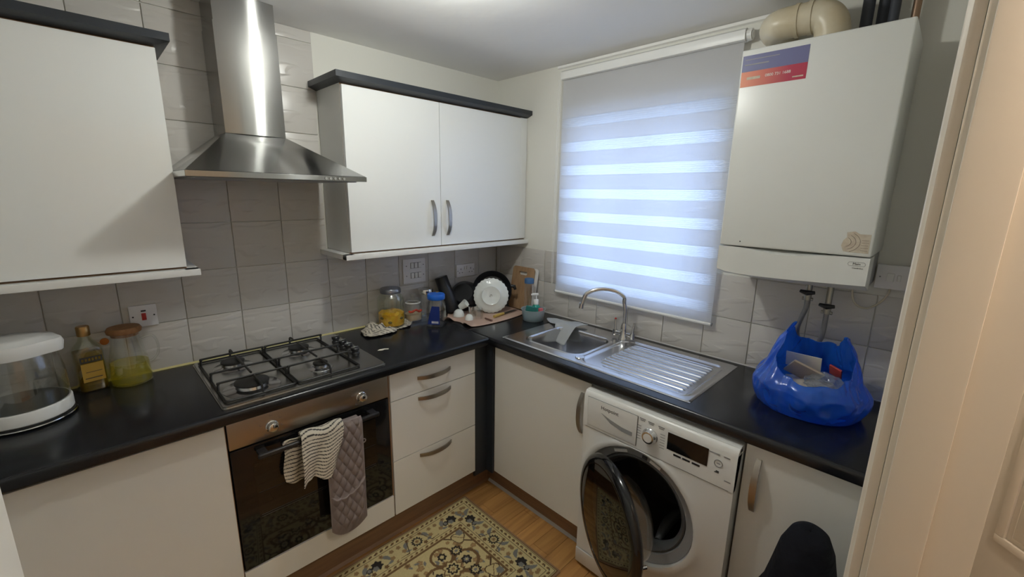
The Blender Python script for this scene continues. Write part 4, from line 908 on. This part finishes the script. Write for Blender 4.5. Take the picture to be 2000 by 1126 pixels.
def drop(bm, z=ZM):
    dz = z-min(v.co.z for v in bm.verts); bmesh.ops.translate(bm, verts=bm.verts, vec=(0, 0, dz))
# black tumbler, upside down, leaning on the wall
bm = BM(); lathe(bm, [(0, 0), (.036, 0), (.039, .004), (.042, .21), (.041, .222), (.0385, .222), (.0365, .01), (0, .008)], 36, leaning((-.512, -.060, H+.245), (.22, -.26, -1))); drop(bm); tag(obj('tumbler', bm, 'pan_black'), 'tall black tumbler upside down, tilted against the wall tiles', 'tumbler')
# pans
def face_cam(c, tilt): d = Vector((CAM.x-c[0], CAM.y-c[1], 0)).normalized(); return d*math.cos(tilt)+Vector((0, 0, math.sin(tilt)))
c_ = (-.225, -.205, H+.125)
k = thing('frying_pan', 'black frying pan propped upright behind the white plate', 'pan', (-.225, -.205, H)); M = leaning(c_, face_cam(c_, .28))
bm = BM(); lathe(bm, [(0, 0), (.095, 0), (.118, .030), (.124, .033), (.122, .036), (.113, .031), (.092, .004), (0, .004)], 48, M); obj('pan_body', bm, 'pan_black', k)
bm = BM(); r_ = M.to_3x3() @ Vector((1, 0, 0)); sgn = 1 if r_.dot(Vector((.7, -.7, 0))) > 0 else -1; b_ = Vector(c_)+M.to_3x3() @ Vector((sgn*.120, .03, .03)); tube(bm, [b_, b_+Vector((.012, -.016, -.002)), b_+Vector((.016, -.022, -.022))], [.010, .012, .009], 10); obj('side_handle', bm, 'pan_black', k)
k = thing('saucepan', 'black rounded pan leaning between tumbler and plate', 'pan', (-.375, -.125, H))
bm = BM(); lathe(bm, [(0, 0), (.06, 0), (.085, .022), (.094, .06), (.098, .065), (.094, .068), (.089, .06), (.080, .024), (.058, .005), (0, .005)], 44, leaning((-.392, -.122, H+.12), (.55, .40, -.42))); drop(bm); obj('pan_body', bm, 'pan_black', k)
# plate, underside showing
c_ = (-.283, -.262, H+.0795); n_ = face_cam(c_, .20)
k = thing('plate', 'white scalloped plate standing upright with its underside showing', 'plate', (-.283, -.262, H)); M = leaning(c_, n_)
def scal(x, y, z): a = math.atan2(y, x); r_ = math.hypot(x, y); q = 1+.018*math.cos(26*a)*max(0, (r_-.075)/.03); return x*q, y*q
bm = BM(); lathe(bm, [(0, .0145), (.050, .0145), (.056, .0175), (.060, .0145), (.068, .009), (.085, .004), (.106, 0), (.107, -.002), (.085, 0), (.066, .005), (.056, .011), (0, .011)], 104, M, scal)
o = obj('dish', bm, 'china', k, ang=60)
dzp = ZM+.001-min(v.co.z for v in o.data.vertices); [setattr(v, 'co', v.co+Vector((0, 0, dzp))) for v in o.data.vertices]
bm = BM()
for a, b in (((-.006, .004), (.004, .008)), ((.002, .004), (.007, -.002)), ((-.009, -.006), (-.004, -.002))):
    tube(bm, [M @ Vector((a[0], a[1], .0149))+Vector((0, 0, dzp)), M @ Vector((b[0], b[1], .0149))+Vector((0, 0, dzp))], .0014, 6)
obj('maker_mark', bm, 'ink', k)
# boards against the window wall
def board(name, label, mat, yc, w_, h_, t_, x0, lean, hole=True):
    bm = BM(); out = rounded(-w_/2, w_/2, 0, h_, .022, 6)
    if hole:
        inn = rounded(-.036, .036, h_-.052, h_-.030, .0105, 6); inn = inn
        A = [[bm.verts.new((tx_, p[0], p[1])) for p in out] for tx_ in (0, t_)]; B = [[bm.verts.new((tx_, p[0], p[1])) for p in inn] for tx_ in (0, t_)]
        n = len(out)
        for i in range(n):
            j = (i+1) % n; bm.faces.new((A[0][i], A[0][j], B[0][j], B[0][i])); bm.faces.new((A[1][j], A[1][i], B[1][i], B[1][j])); bm.faces.new((A[0][j], A[0][i], A[1][i], A[1][j])); bm.faces.new((B[0][i], B[0][j], B[1][j], B[1][i]))
        bmesh.ops.recalc_face_normals(bm, faces=bm.faces)
    else: prism(bm, out, 0, t_, 'x')
    bmesh.ops.transform(bm, matrix=Matrix.Translation((x0, yc, 0)) @ Matrix.Rotation(lean, 4, 'Y'), verts=bm.verts); drop(bm, Z0); return tag(obj(name, bm, mat), label, 'chopping board')
board('chopping_board', 'wooden chopping board with a handle slot leaning in the corner', 'wood_board', -.300, .185, .272, .012, -.083, math.radians(10))
board('chopping_board', 'thin white chopping board behind the wooden one', 'plastic_white', -.318, .185, .268, .008, -.066, math.radians(10), False)
# clear bottle with blue cap
k = thing('water_bottle', 'slim clear bottle with a dusty blue cap beside the boards', 'bottle', (-.125, -.432, H)); M = T(-.125, -.432)
bm = BM(); lathe(bm, [(0, 0), (.025, 0), (.028, .004), (.0285, .15), (.026, .19), (.0245, .20)], 32, M); obj('glass_body', bm, 'plastic_clear', k)
pmat('cap_blue', (.05, .14, .30), .5); bm = BM(); lathe(bm, [(.025, .196), (.029, .197), (.029, .222), (.026, .226), (0, .226)], 32, M); obj('cap', bm, 'cap_blue', k)
bm = BM(); cyl(bm, (-.108, -.446, H+.03), (-.108, -.446, H+.19), .003, 8); obj('straw', bm, 'plastic_white', k)
# washing-up tub with soap, sponge
TXc, TYc = -.190, -.530
k = thing('tub', 'translucent round tub holding soap and a sponge beside the sink', 'tub', (TXc, TYc, H)); M = T(TXc, TYc)
bm = BM(); lathe(bm, [(0, 0), (.058, 0), (.061, .003), (.069, .062), (.073, .065), (.073, .068), (.067, .067), (.059, .005), (0, .004)], 44, M); obj('body', bm, 'tub_plastic', k)
bm = BM(); lathe(bm, [(0, .0045), (.0585, .0045), (.0608, .016), (0, .016)], 40, M); obj('soapy_water', bm, 'soap_green', k)
zs = Z0+.017
k = thing('soap_dispenser', 'green soap bottle with a white pump standing in the tub', 'soap dispenser', (TXc+.012, TYc-.01, zs)); M = T(TXc+.012, TYc-.01, zs)
bm = BM(); lathe(bm, [(0, 0), (.022, 0), (.024, .004), (.024, .060), (.018, .072), (.012, .078)], 28, M); obj('body', bm, 'soap_green', k)
bm = BM(); lathe(bm, [(.0125, .076), (.015, .078), (.0155, .102), (.013, .106), (.005, .107), (.0045, .132), (0, .132)], 24, M); pc = obj('pump_collar', bm, 'plastic_white', k)
d_ = Vector((-.75, .66, 0)); p0 = Vector((TXc+.012, TYc-.01, zs+.137)); bm = BM(); tube(bm, [p0-d_*.012, p0+d_*.012, p0+d_*.030-Vector((0, 0, .003))], [.0075, .008, .0055], 12); obj('pump_head', bm, 'plastic_white', pc)
bm = BM(); box(bm, -.032, .032, -.010, .010, -.022, .022, .003); bmesh.ops.transform(bm, matrix=Matrix.Translation((TXc-.026, TYc-.006, zs+.047)) @ Matrix.Rotation(math.radians(-45), 4, 'Z') @ Matrix.Rotation(.2, 4, 'Y'), verts=bm.verts); tag(obj('scouring_sponge', bm, 'sponge_green'), 'dark green scouring sponge sticking up from the tub', 'sponge')
bm = BM(); box(bm, -.012, .012, -.012, .012, -.030, .028, .004); bmesh.ops.transform(bm, matrix=Matrix.Translation((TXc+.012, TYc-.047, zs+.032)) @ Matrix.Rotation(math.radians(-30), 4, 'Z'), verts=bm.verts); tag(obj('sponge', bm, 'sponge_pink'), 'pink sponge at the right side of the tub', 'sponge')
# small things on the mat
bm = BM(); lathe(bm, [(.034, 0), (.0335, .010), (.026, .030), (.012, .040), (0, .041)], 32, T(-.478, -.190, ZM)); tag(obj('small_bowl', bm, 'china'), 'larger white round bowl upside down at the left of the mat', 'bowl')
bm = BM(); lathe(bm, [(.024, 0), (.0235, .010), (.018, .026), (.008, .033), (0, .034)], 32, T(-.482, -.292, ZM)); tag(obj('small_cup', bm, 'china'), 'smaller white round cup beside the upturned glass', 'cup')
bm = BM(); oc = lambda x, y, z: (x*(1+.03*math.cos(8*math.atan2(y, x))), y*(1+.03*math.cos(8*math.atan2(y, x)))); lathe(bm, [(.036, 0), (.036, .004), (.033, .055), (.030, .062), (0, .062), (0, .054), (.028, .052), (.0335, .004)], 48, T(-.428, -.300, ZM), oc); tag(obj('drinking_glass', bm, 'glass'), 'clear faceted glass upside down on the drying mat', 'glass')
bm = BM(); lathe(bm, [(0, 0), (.018, 0), (.024, .035), (.026, .05), (.024, .05), (.017, .004), (0, .003)], 28, leaning((-.452, -.170, H+.05), (.35, -.55, .5))); tag(obj('small_cup', bm, 'china'), 'small white cup tilted in front of the black tumbler', 'cup')
bm = BM(); lathe(bm, [(0, 0), (.022, 0), (.024, .003), (.026, .06), (.024, .06), (.022, .005), (0, .004)], 28, T(-.412, -.238, ZM)); tag(obj('steel_cup', bm, 'chrome'), 'small shiny steel cup left of the plate', 'cup')
k = thing('kitchen_knife', 'black-bladed knife with a yellow wooden handle on the mat', 'knife', (-.30, -.352, ZM))
bm = BM(); tube(bm, [(-.352, -.366, ZM+.009), (-.320, -.360, ZM+.010), (-.262, -.352, ZM+.009)], [.0085, .0095, .0085], 12); obj('handle', bm, 'yellow_wood', k)
bm = BM(); prism(bm, [(-.262, -.357), (-.262, -.340), (-.150, -.330), (-.128, -.342), (-.16, -.349)], ZM+.008, ZM+.0095, 'z'); obj('blade', bm, 'blade', k)
bm = BM(); tube(bm, [(-.404, -.345, ZM+.005), (-.408, -.408, ZM+.005)], [.0045, .006], 10); tag(obj('peeler_handle', bm, 'brown_stick'), 'short dark brown wooden stick beside the upturned glass', 'utensil')
bm = BM(); prism(bm, [(-1.113, -.393), (-1.095, -.405), (-1.082, -.40), (-1.066, -.410), (-1.060, -.402), (-1.078, -.388), (-1.098, -.384)], Z0, Z0+.0012, 'z'); tag(obj('paper_scrap', bm, 'paper'), 'torn scrap of pale paper on the black worktop', 'paper')
# grey cloth over the sink edge
def gcl(u, v):
    A = Vector((-.112+.030*u, -.606-.240*u, .011+.012*u)); L = .026+.135*u**.7     # back edge, and how far the cloth reaches forward
    x = A.x-v*L; y = A.y+.012*v; z = A.z+.006*math.sin(v*PI)*u+.0035*math.sin(u*11+v*2)
    dr_ = max(0, min(1, (u-.50)/.14))                                                       # right part hangs over the edge of the bowl
    if v > .62 and dr_ > 0:
        t = (v-.62)/.38; z -= .085*dr_*t**1.2; x -= .022*t*dr_; y += .006*t*math.sin(u*14)
    return x, y, H+max(z, .0085) if dr_ <= 0 else H+z
g = sheet('dishcloth', gcl, 28, 40, 'grey_cloth', thick=.0025); tag(g, 'grey dishcloth draped over the back corner of the sink', 'cloth')
# blue carrier bag
GX_, GY_ = -.250, -1.915
BT = [(-60, .130), (-30, .150), (-8, .205), (14, .268), (34, .262), (60, .222), (90, .216), (130, .230), (158, .280), (178, .298), (198, .262), (222, .175), (250, .135), (270, .122), (300, .130)]
def bag_top(d_):
    d_ = d_ % 360; d_ = d_-360 if d_ > 300 else d_
    for (a, x), (b, y) in zip(BT, BT[1:]):
        if a <= d_ <= b: t = (d_-a)/(b-a); t = t*t*(3-2*t); return x+(y-x)*t
    return .105
bg = thing('carrier_bag', 'blue plastic carrier bag of rubbish on the worktop', 'bag', (GX_, GY_, H))
bm = BM(); nT, nS = 168, 54; rings = []
for s in range(nS+1):
    t = s/nS; R = []
    for i in range(nT):
        a = 2*PI*i/nT; ca, sa = math.cos(a), math.sin(a)          # ca: to the right (-y); sa: away from the viewer (+x)
        def g_(a0, w): d = (a-a0+PI) % (2*PI)-PI; return math.exp(-(d/w)**2)
        top = bag_top(math.degrees(a))
        if t < .14: rr = .98*(t/.14); z = .0008
        else:
            q = (t-.14)/.86; z = top*q; rr = 1.0+.14*math.sin(min(z/.13, 1)*PI*.9)-.50*max(0, z-.085)/.18
        fold = .03*math.sin(9*a+3*t)+.07*nz(ca*2, sa*2, t*3)+.075*(.5-abs(nz(ca*3.2+9, sa*3.2, t*2.2)))+.05*(.4-abs(nz(ca*7+3, sa*7, t*3.5)))
        fold *= min(1, t*2.2)
        rx_, ry_ = .142*(rr+fold), .152*(rr+fold)
        R.append(bm.verts.new((GX_+rx_*sa*(1 if sa > 0 else 1.0), GY_-ry_*ca, Z0+z+(.006*nz(ca*3, sa*3, t*5) if t > .3 else 0))))
    rings.append(R)
for a, b in zip(rings[1:], rings[2:]):
    for i in range(nT): bm.faces.new((a[i], a[(i+1) % nT], b[(i+1) % nT], b[i]))
bm.faces.new(rings[1]); bmesh.ops.delete(bm, geom=rings[0], context='VERTS'); bmesh.ops.recalc_face_normals(bm, faces=bm.faces)
o = obj('bag_film', bm, 'bag_blue', bg, ang=70); md = o.modifiers.new('thickness', 'SOLIDIFY'); md.thickness = .0006
bm = BM(); box(bm, -.04, .04, -.05, .05, -.004, .004, .001); bmesh.ops.transform(bm, matrix=Matrix.Translation((GX_-.01, GY_+.02, H+.125)) @ Matrix.Rotation(.9, 4, 'Y') @ Matrix.Rotation(.5, 4, 'Z'), verts=bm.verts); tag(obj('card_packet', bm, 'card'), 'brown card packet poking out of the blue bag', 'packet')
bm = BM(); box(bm, -.03, .03, -.055, .055, -.002, .002, .001); bmesh.ops.transform(bm, matrix=Matrix.Translation((GX_+.045, GY_+.035, H+.145)) @ Matrix.Rotation(1.25, 4, 'Y'), verts=bm.verts); tag(obj('white_wrapper', bm, 'paper'), 'pale paper wrapper at the back of the blue bag', 'wrapper')
bm = BM(); box(bm, -.025, .025, -.02, .02, -.003, .003, .001); bmesh.ops.transform(bm, matrix=Matrix.Translation((GX_+.03, GY_-.065, H+.140)) @ Matrix.Rotation(.9, 4, 'Y') @ Matrix.Rotation(.4, 4, 'X'), verts=bm.verts); tag(obj('red_packet', bm, 'red_pack'), 'small red packet inside the blue bag', 'packet')
bm = BM(); bmesh.ops.create_icosphere(bm, subdivisions=4, radius=.055)
for v in bm.verts: v.co *= 1+.35*nz(*v.co, 55)+.2*nz(*v.co, 120); v.co.z *= .55
bmesh.ops.translate(bm, verts=bm.verts, vec=(GX_-.02, GY_-.045, H+.105)); tag(obj('cling_film', bm, 'film_clear', ang=25), 'crumpled clear film on top of the rubbish in the blue bag', 'film')
bm = BM(); bmesh.ops.create_icosphere(bm, subdivisions=3, radius=.10)
for v in bm.verts: v.co *= 1+.25*nz(*v.co, 20); v.co.z = max(v.co.z*.5, -.045)
bmesh.ops.translate(bm, verts=bm.verts, vec=(GX_, GY_, H+.050)); tag(obj('paper_waste', bm, 'worn_paper', ang=25), 'bunched pale waste filling the bottom of the blue bag', 'rubbish')
# ------------------------------------------------------------------ oven cloths
hyz = .724; HYF = FY-.058
k = thing('oven_glove', 'grey-brown quilted oven glove hanging on the oven handle', 'oven glove', (-1.39, HYF, .26))
gx0, gx1, gz0, gz1 = -1.462, -1.322, .262, .745
def gl(u, v):
    x = gx0+(gx1-gx0)*u; zt_ = gz1; zb_ = gz0+.05*max(0, (2*u-1))**2*.6+.035*max(0, 1-2*u)**3
    z = zb_+(zt_-zb_)*v; a = (x*1.0+z*.55)/.034; b = (x*1.0-z*.55)/.034
    q = abs(math.sin(PI*a))*abs(math.sin(PI*b)); e = min(1, min(u, 1-u, v)*9)
    y = HYF-.004-.008*e*(q**.5)-(.006*e if v < .42-.08*(1-u) else 0)+(.010*max(0, (v-.965)/.035))
    x += .0*v
    return x+(-.004*(1-v)), y, z
def glm(u, v): return gl(u, v)
vs_ = []
sheetg = sheet('quilted_front', gl, 60, 150, 'mitt_fabric', k, thick=.008)
bm = BM(); per = [Vector(gl(u, 0)) for u in [i/14 for i in range(15)]]+[Vector(gl(1, v)) for v in [i/30 for i in range(1, 31)]]+[Vector(gl(u, 1)) for u in [1-i/10 for i in range(1, 11)]]+[Vector(gl(0, v)) for v in [1-i/30 for i in range(1, 30)]]
tube(bm, per, .0045, 8, closed=True); obj('piping', bm, 'mitt_piping', k)
bm = BM(); tube(bm, [Vector(gl(u, .345+.07*u*u))-Vector((0, .004, 0)) for u in [i/20 for i in range(21)]], .004, 8); obj('pocket_edge', bm, 'mitt_piping', k)
bm = BM(); box(bm, gx0+.006, gx1-.006, HYF+.004, FY-.034, hyz+.0155, hyz+.0225, .002); box(bm, gx0+.006, gx1-.006, FY-.030, FY-.034, .45, hyz+.0225, .001); obj('back_fold', bm, 'mitt_fabric', k)
bm = BM(); tube(bm, [(gx1+.004+.008*math.cos(a), HYF-.006, .640+.008*math.sin(a)) for a in [2*PI*i/12 for i in range(12)]], .0022, 6, closed=True); obj('hanging_loop', bm, 'mitt_piping', k)
# striped tea towel over the handle
k = thing('tea_towel', 'cream tea towel with black stripes hung over the oven handle', 'towel', (-1.51, HYF, .55))
def tw(u, v):
    # from behind the handle, over it, then hanging in front with folds
    w_ = .150-.020*v; x = -1.568+.022*(1-v)+u*w_+.010*math.sin(v*5)*(u-.3)
    if v < .24:
        a = PI*v/.24; y = (HYF+.013)+.026*math.cos(a)-.004*u; z = hyz+.012+.024*math.sin(a)+.004*math.sin(u*9)*math.sin(a)
    else:
        q = (v-.24)/.76; z = hyz+.012-(.165-.018*math.sin(u*6)+.030*(1-u)*0)*q+.02*(u-.5)*q
        y = HYF-.0135-.004*u-.016*(.5+.5*math.sin(u*10+1.2*q))*min(1, q*2)-.008*(.5+.5*math.sin(u*21+3*q))*q
    return x, y, z
st = lambda t: cream_stripe(t, .28)
sheet('front_flap', tw, 60, 110, 'striped_cloth', k, thick=.003, weave=lambda u, v: st(v*17+1.0*u+.5*math.sin(u*7+2*v)))
def tw2(u, v):
    x = -1.605+u*.100+.006*math.sin(v*6); z = .742-.010*(1-u)-(.155+.025*math.sin(u*3))*v; y = FY-.022+.006*math.sin(u*9+v*3)-.010*v*(1-u)
    return x, y, z
sheet('side_flap', tw2, 36, 80, 'striped_cloth', k, thick=.003, weave=lambda u, v: st(v*12+.6*u+.6*math.sin(u*5)))
# ------------------------------------------------------------------ dark garment beside the door frame
def gm(u, v):
    a = 2*PI*u; cx, cy = -.815, -2.055
    prof = [(0, .002), (.05, .042), (.10, .058), (.18, .070), (.28, .088), (.34, .11), (.55, .112), (.8, .112), (1.0, .112)]
    for (p, r0), (q, r1) in zip(prof, prof[1:]):
        if v <= q: r_ = r0+(r1-r0)*(v-p)/(q-p); break
    z = .842*(1-v) if v > .05 else .842*(1-.05)+.012*math.cos(v/.05*PI/2)
    fo = .010*math.sin(5*a+8*v)+.012*nz(math.cos(a)*2, math.sin(a)*2, v*5)
    r_ = r_*(1+fo*min(1, v*4)*4)
    return cx+r_*1.25*math.cos(a), max(cy+r_*math.sin(a)*.98, -2.160), max(z+.01*math.sin(3*a)*min(v, .2)*(1-v), .001)
g = sheet('garment', gm, 64, 60, 'garment', thick=.004); tag(g, 'dark navy fabric garment heaped beside the door frame', 'garment')
# ------------------------------------------------------------------ rug
RX0, RX1, RY0, RY1 = -.722, -1.86, -.545, -1.213
du = .0028; nxr, nyr = int((RX0-RX1)/du), int((RY0-RY1)/du)
U, V = np.meshgrid(np.arange(nxr+1)*du, np.arange(nyr+1)*du); LU, LV = nxr*du, nyr*du
CRm, TAN, BRN, GRY, BLK, DBR = np.array([.56, .47, .24]), np.array([.30, .19, .085]), np.array([.16, .09, .035]), np.array([.19, .19, .18]), np.array([.018, .014, .012]), np.array([.08, .045, .02])
C = np.tile(CRm, (nyr+1, nxr+1, 1))
def put(mask, col): C[mask] = col
eu, ev = np.minimum(U, LU-U), np.minimum(V, LV-V); d = np.minimum(eu, ev)
along = np.where(ev < eu, U, V)
def flower(u, v, R, petals, cols, ph=0., stretch=1.):
    a = np.arctan2(V-v, U-u)+ph; r_ = np.hypot(U-u, (V-v)*stretch)
    for frac, c in cols: put(r_ < R*frac*(1+.14*np.cos(petals*a)), c)
def leaf(u, v, L, w, ang, col, bend=0.):
    c_, s_ = math.cos(ang), math.sin(ang); x = (U-u)*c_+(V-v)*s_; y = -(U-u)*s_+(V-v)*c_; y = y-bend*x*x/L
    put((np.abs(x) < L) & (np.abs(y) < w*(1-(x/L)**2)), col)
def line(pts, w, col):
    for (a, b), (c_, e_) in zip(pts, pts[1:]):
        L2 = (c_-a)**2+(e_-b)**2+1e-12; t = np.clip(((U-a)*(c_-a)+(V-b)*(e_-b))/L2, 0, 1); put(np.hypot(U-a-t*(c_-a), V-b-t*(e_-b)) < w, col)
fieldm = d > .168
rr = np.random.default_rng(3)
# field scatter
for i in range(230):
    u, v = rr.uniform(.17, LU-.17), rr.uniform(.17, LV-.17)
    k_ = rr.integers(0, 5)
    if k_ < 3: flower(u, v, rr.uniform(.009, .015), 5, ((1, TAN), (.55, BRN if k_ == 0 else TAN*1.25)), rr.uniform(0, 6))
    elif k_ == 3: leaf(u, v, .014, .006, rr.uniform(0, 3), GRY)
    else: leaf(u, v, .012, .004, rr.uniform(0, 3), DBR)
cx_ = LV/2
for cu in (cx_, LU/2, LU-cx_):
    for sgn in (-1, 1):
        a = np.arctan2(V-LV/2, (U-cu)); r_ = np.hypot(U-cu-sgn*.0, V-LV/2)
        ring = np.abs(np.hypot(U-cu-sgn*.075, V-LV/2+.0)-.055) < .007; put(ring & fieldm, BRN)
        ring = np.abs(np.hypot(U-cu, V-LV/2-sgn*.085)-.050) < .006; put(ring & fieldm, BRN)
        flower(cu+sgn*.075, LV/2, .024, 7, ((1, BLK), (.55, GRY), (.25, CRm)))
        flower(cu, LV/2+sgn*.085, .020, 7, ((1, BLK), (.5, CRm)))
    flower(cu, LV/2, .045, 8, ((1, BRN), (.82, CRm), (.6, BLK), (.38, CRm), (.18, TAN)))
for cu in (.168, LU-.168):
    for cv in (.168, LV-.168):   # cream corner palmettes pointing inward
        s1, s2 = (1 if cu < LU/2 else -1), (1 if cv < LV/2 else -1)
        p = np.abs(U-cu)+np.abs(V-cv)
        put((p < .105) & fieldm, DBR); put((p < .095) & fieldm, CRm)
        flower(cu+s1*.040, cv+s2*.040, .034, 3, ((1, DBR), (.85, CRm)), .8); flower(cu+s1*.018, cv+s2*.018, .018, 6, ((1, GRY),)); 
        line([(cu+s1*.06, cv+s2*.015), (cu+s1*.045, cv+s2*.03), (cu+s1*.03, cv+s2*.05), (cu+s1*.015, cv+s2*.06)], .0018, BRN)
        flower(cu+s1*.095, cv+s2*.095, .026, 9, ((1, BLK), (.6, CRm), (.3, GRY)))
# clear the border and draw it again
bord = d <= .168; C[bord] = CRm
sides = [(True, 0.), (True, LV), (False, 0.), (False, LU)]
for horiz, edge_ in sides:
    L = LU if horiz else LV; nrep = max(3, round((L-.12)/.19)); st_ = (L-.12)/nrep; sg = 1 if edge_ == 0 else -1
    P = (lambda s, h_: (s, edge_+sg*h_)) if horiz else (lambda s, h_: (edge_+sg*h_, s))
    A = 0 if horiz else PI/2
    for i in range(nrep):
        s0 = .06+st_*(i+.5)
        if i % 2: flower(*P(s0, .092), .026, 12, ((1, BLK), (.62, CRm), (.38, TAN), (.14, BRN)))
        else:
            flower(*P(s0, .088), .025, 7, ((1, BLK),)); flower(*P(s0+.010, .100), .013, 5, ((1, GRY),)); flower(*P(s0+.038, .092), .015, 6, ((1, BLK), (.6, GRY)))
        for sx in (-1, 1):
            leaf(*P(s0+sx*.052, .075), .030, .010, A+sx*.9*sg, GRY, .35); leaf(*P(s0+sx*.060, .112), .020, .007, A-sx*.5*sg, GRY, -.4)
            flower(*P(s0+sx*.072, .100), .011, 5, ((1, TAN),)); flower(*P(s0+sx*.035, .058), .010, 5, ((1, TAN), (.4, BRN))); flower(*P(s0+sx*.030, .122), .010, 5, ((1, BRN),)); flower(*P(s0+sx*.084, .064), .010, 5, ((1, TAN*.9),))
        zz = [P(s0-st_*.5, .125), P(s0-st_*.30, .128), P(s0-st_*.18, .054), P(s0+st_*.18, .054), P(s0+st_*.30, .128), P(s0+st_*.5, .125)]
        if i % 2: line(zz, .0019, DBR)
    nb = int((L-.06)/.027)
    for i in range(nb):
        s0 = .03+(L-.06)*(i+.5)/nb
        leaf(*P(s0, .026), .009, .0062, A+.5, BRN); leaf(*P(s0+.008, .030), .005, .003, A-.8, BLK)
        if .15 < s0 < L-.15: leaf(*P(s0, .150), .009, .0055, A+.4, BRN); leaf(*P(s0+.009, .152), .004, .003, A, TAN)
for i in range(520):
    u, v = rr.uniform(.0, LU), rr.uniform(.0, LV); dd_ = min(u, LU-u, v, LV-v)
    if not .050 < dd_ < .130: continue
    jj, ii = int(v/du), int(u/du)
    if np.abs(C[max(jj-3, 0):jj+4:3, max(ii-3, 0):ii+4:3]-CRm).max() > .02: continue
    if i % 3: leaf(u, v, .010, .0045, rr.uniform(0, 3), TAN if i % 2 else BRN)
    else: flower(u, v, .008, 5, ((1, TAN), (.4, BRN)), rr.uniform(0, 6))
for a, b, c_ in ((-.1, .009, BRN), (.0125, .0150, DBR), (.040, .0425, DBR), (.137, .1395, DBR), (.158, .168, BRN)): put((d > a) & (d <= b), c_)
C = C*(.92+.16*RNG.random((nyr+1, nxr+1, 1)))
Zr = .007+.0006*np.sin(U*300)*0+np.where(d < .004, -.004, 0)+.0035*np.clip(np.sin(U*14+1)*np.exp(-(V/.05)**2), 0, 1)
co = np.stack([RX0-U, RY0-V, Zr], -1).reshape(-1, 3); N = co.shape[0]; I = np.arange(N).reshape(nyr+1, nxr+1); fs = np.stack([I[:-1, :-1], I[:-1, 1:], I[1:, 1:], I[1:, :-1]], -1).reshape(-1, 4)
me = bpy.data.meshes.new('rug'); me.vertices.add(N); me.vertices.foreach_set('co', co.astype(np.float32).ravel()); nf = fs.shape[0]
me.loops.add(nf*4); me.loops.foreach_set('vertex_index', fs.astype(np.int32).ravel()); me.polygons.add(nf); me.polygons.foreach_set('loop_start', np.arange(0, nf*4, 4, dtype=np.int32)); me.update(calc_edges=True)
ca = me.color_attributes.new('weave', 'FLOAT_COLOR', 'POINT'); ca.data.foreach_set('color', np.concatenate([C.reshape(-1, 3), np.ones((N, 1))], 1).astype(np.float32).ravel())
me.flip_normals() if me.polygons[0].normal.z < 0 else None
r_ = thing('rug', 'cream patterned rug with brown floral border on the floor', 'rug', ((RX0+RX1)/2, (RY0+RY1)/2, 0)); obj('woven_top', me, 'rug_weave', r_)
bm = BM(); prism(bm, rounded(RX1-.003, RX0+.003, RY1-.003, RY0+.003, .008), .0006, .0062, 'z'); obj('bound_edge', bm, 'wood_edge', r_)
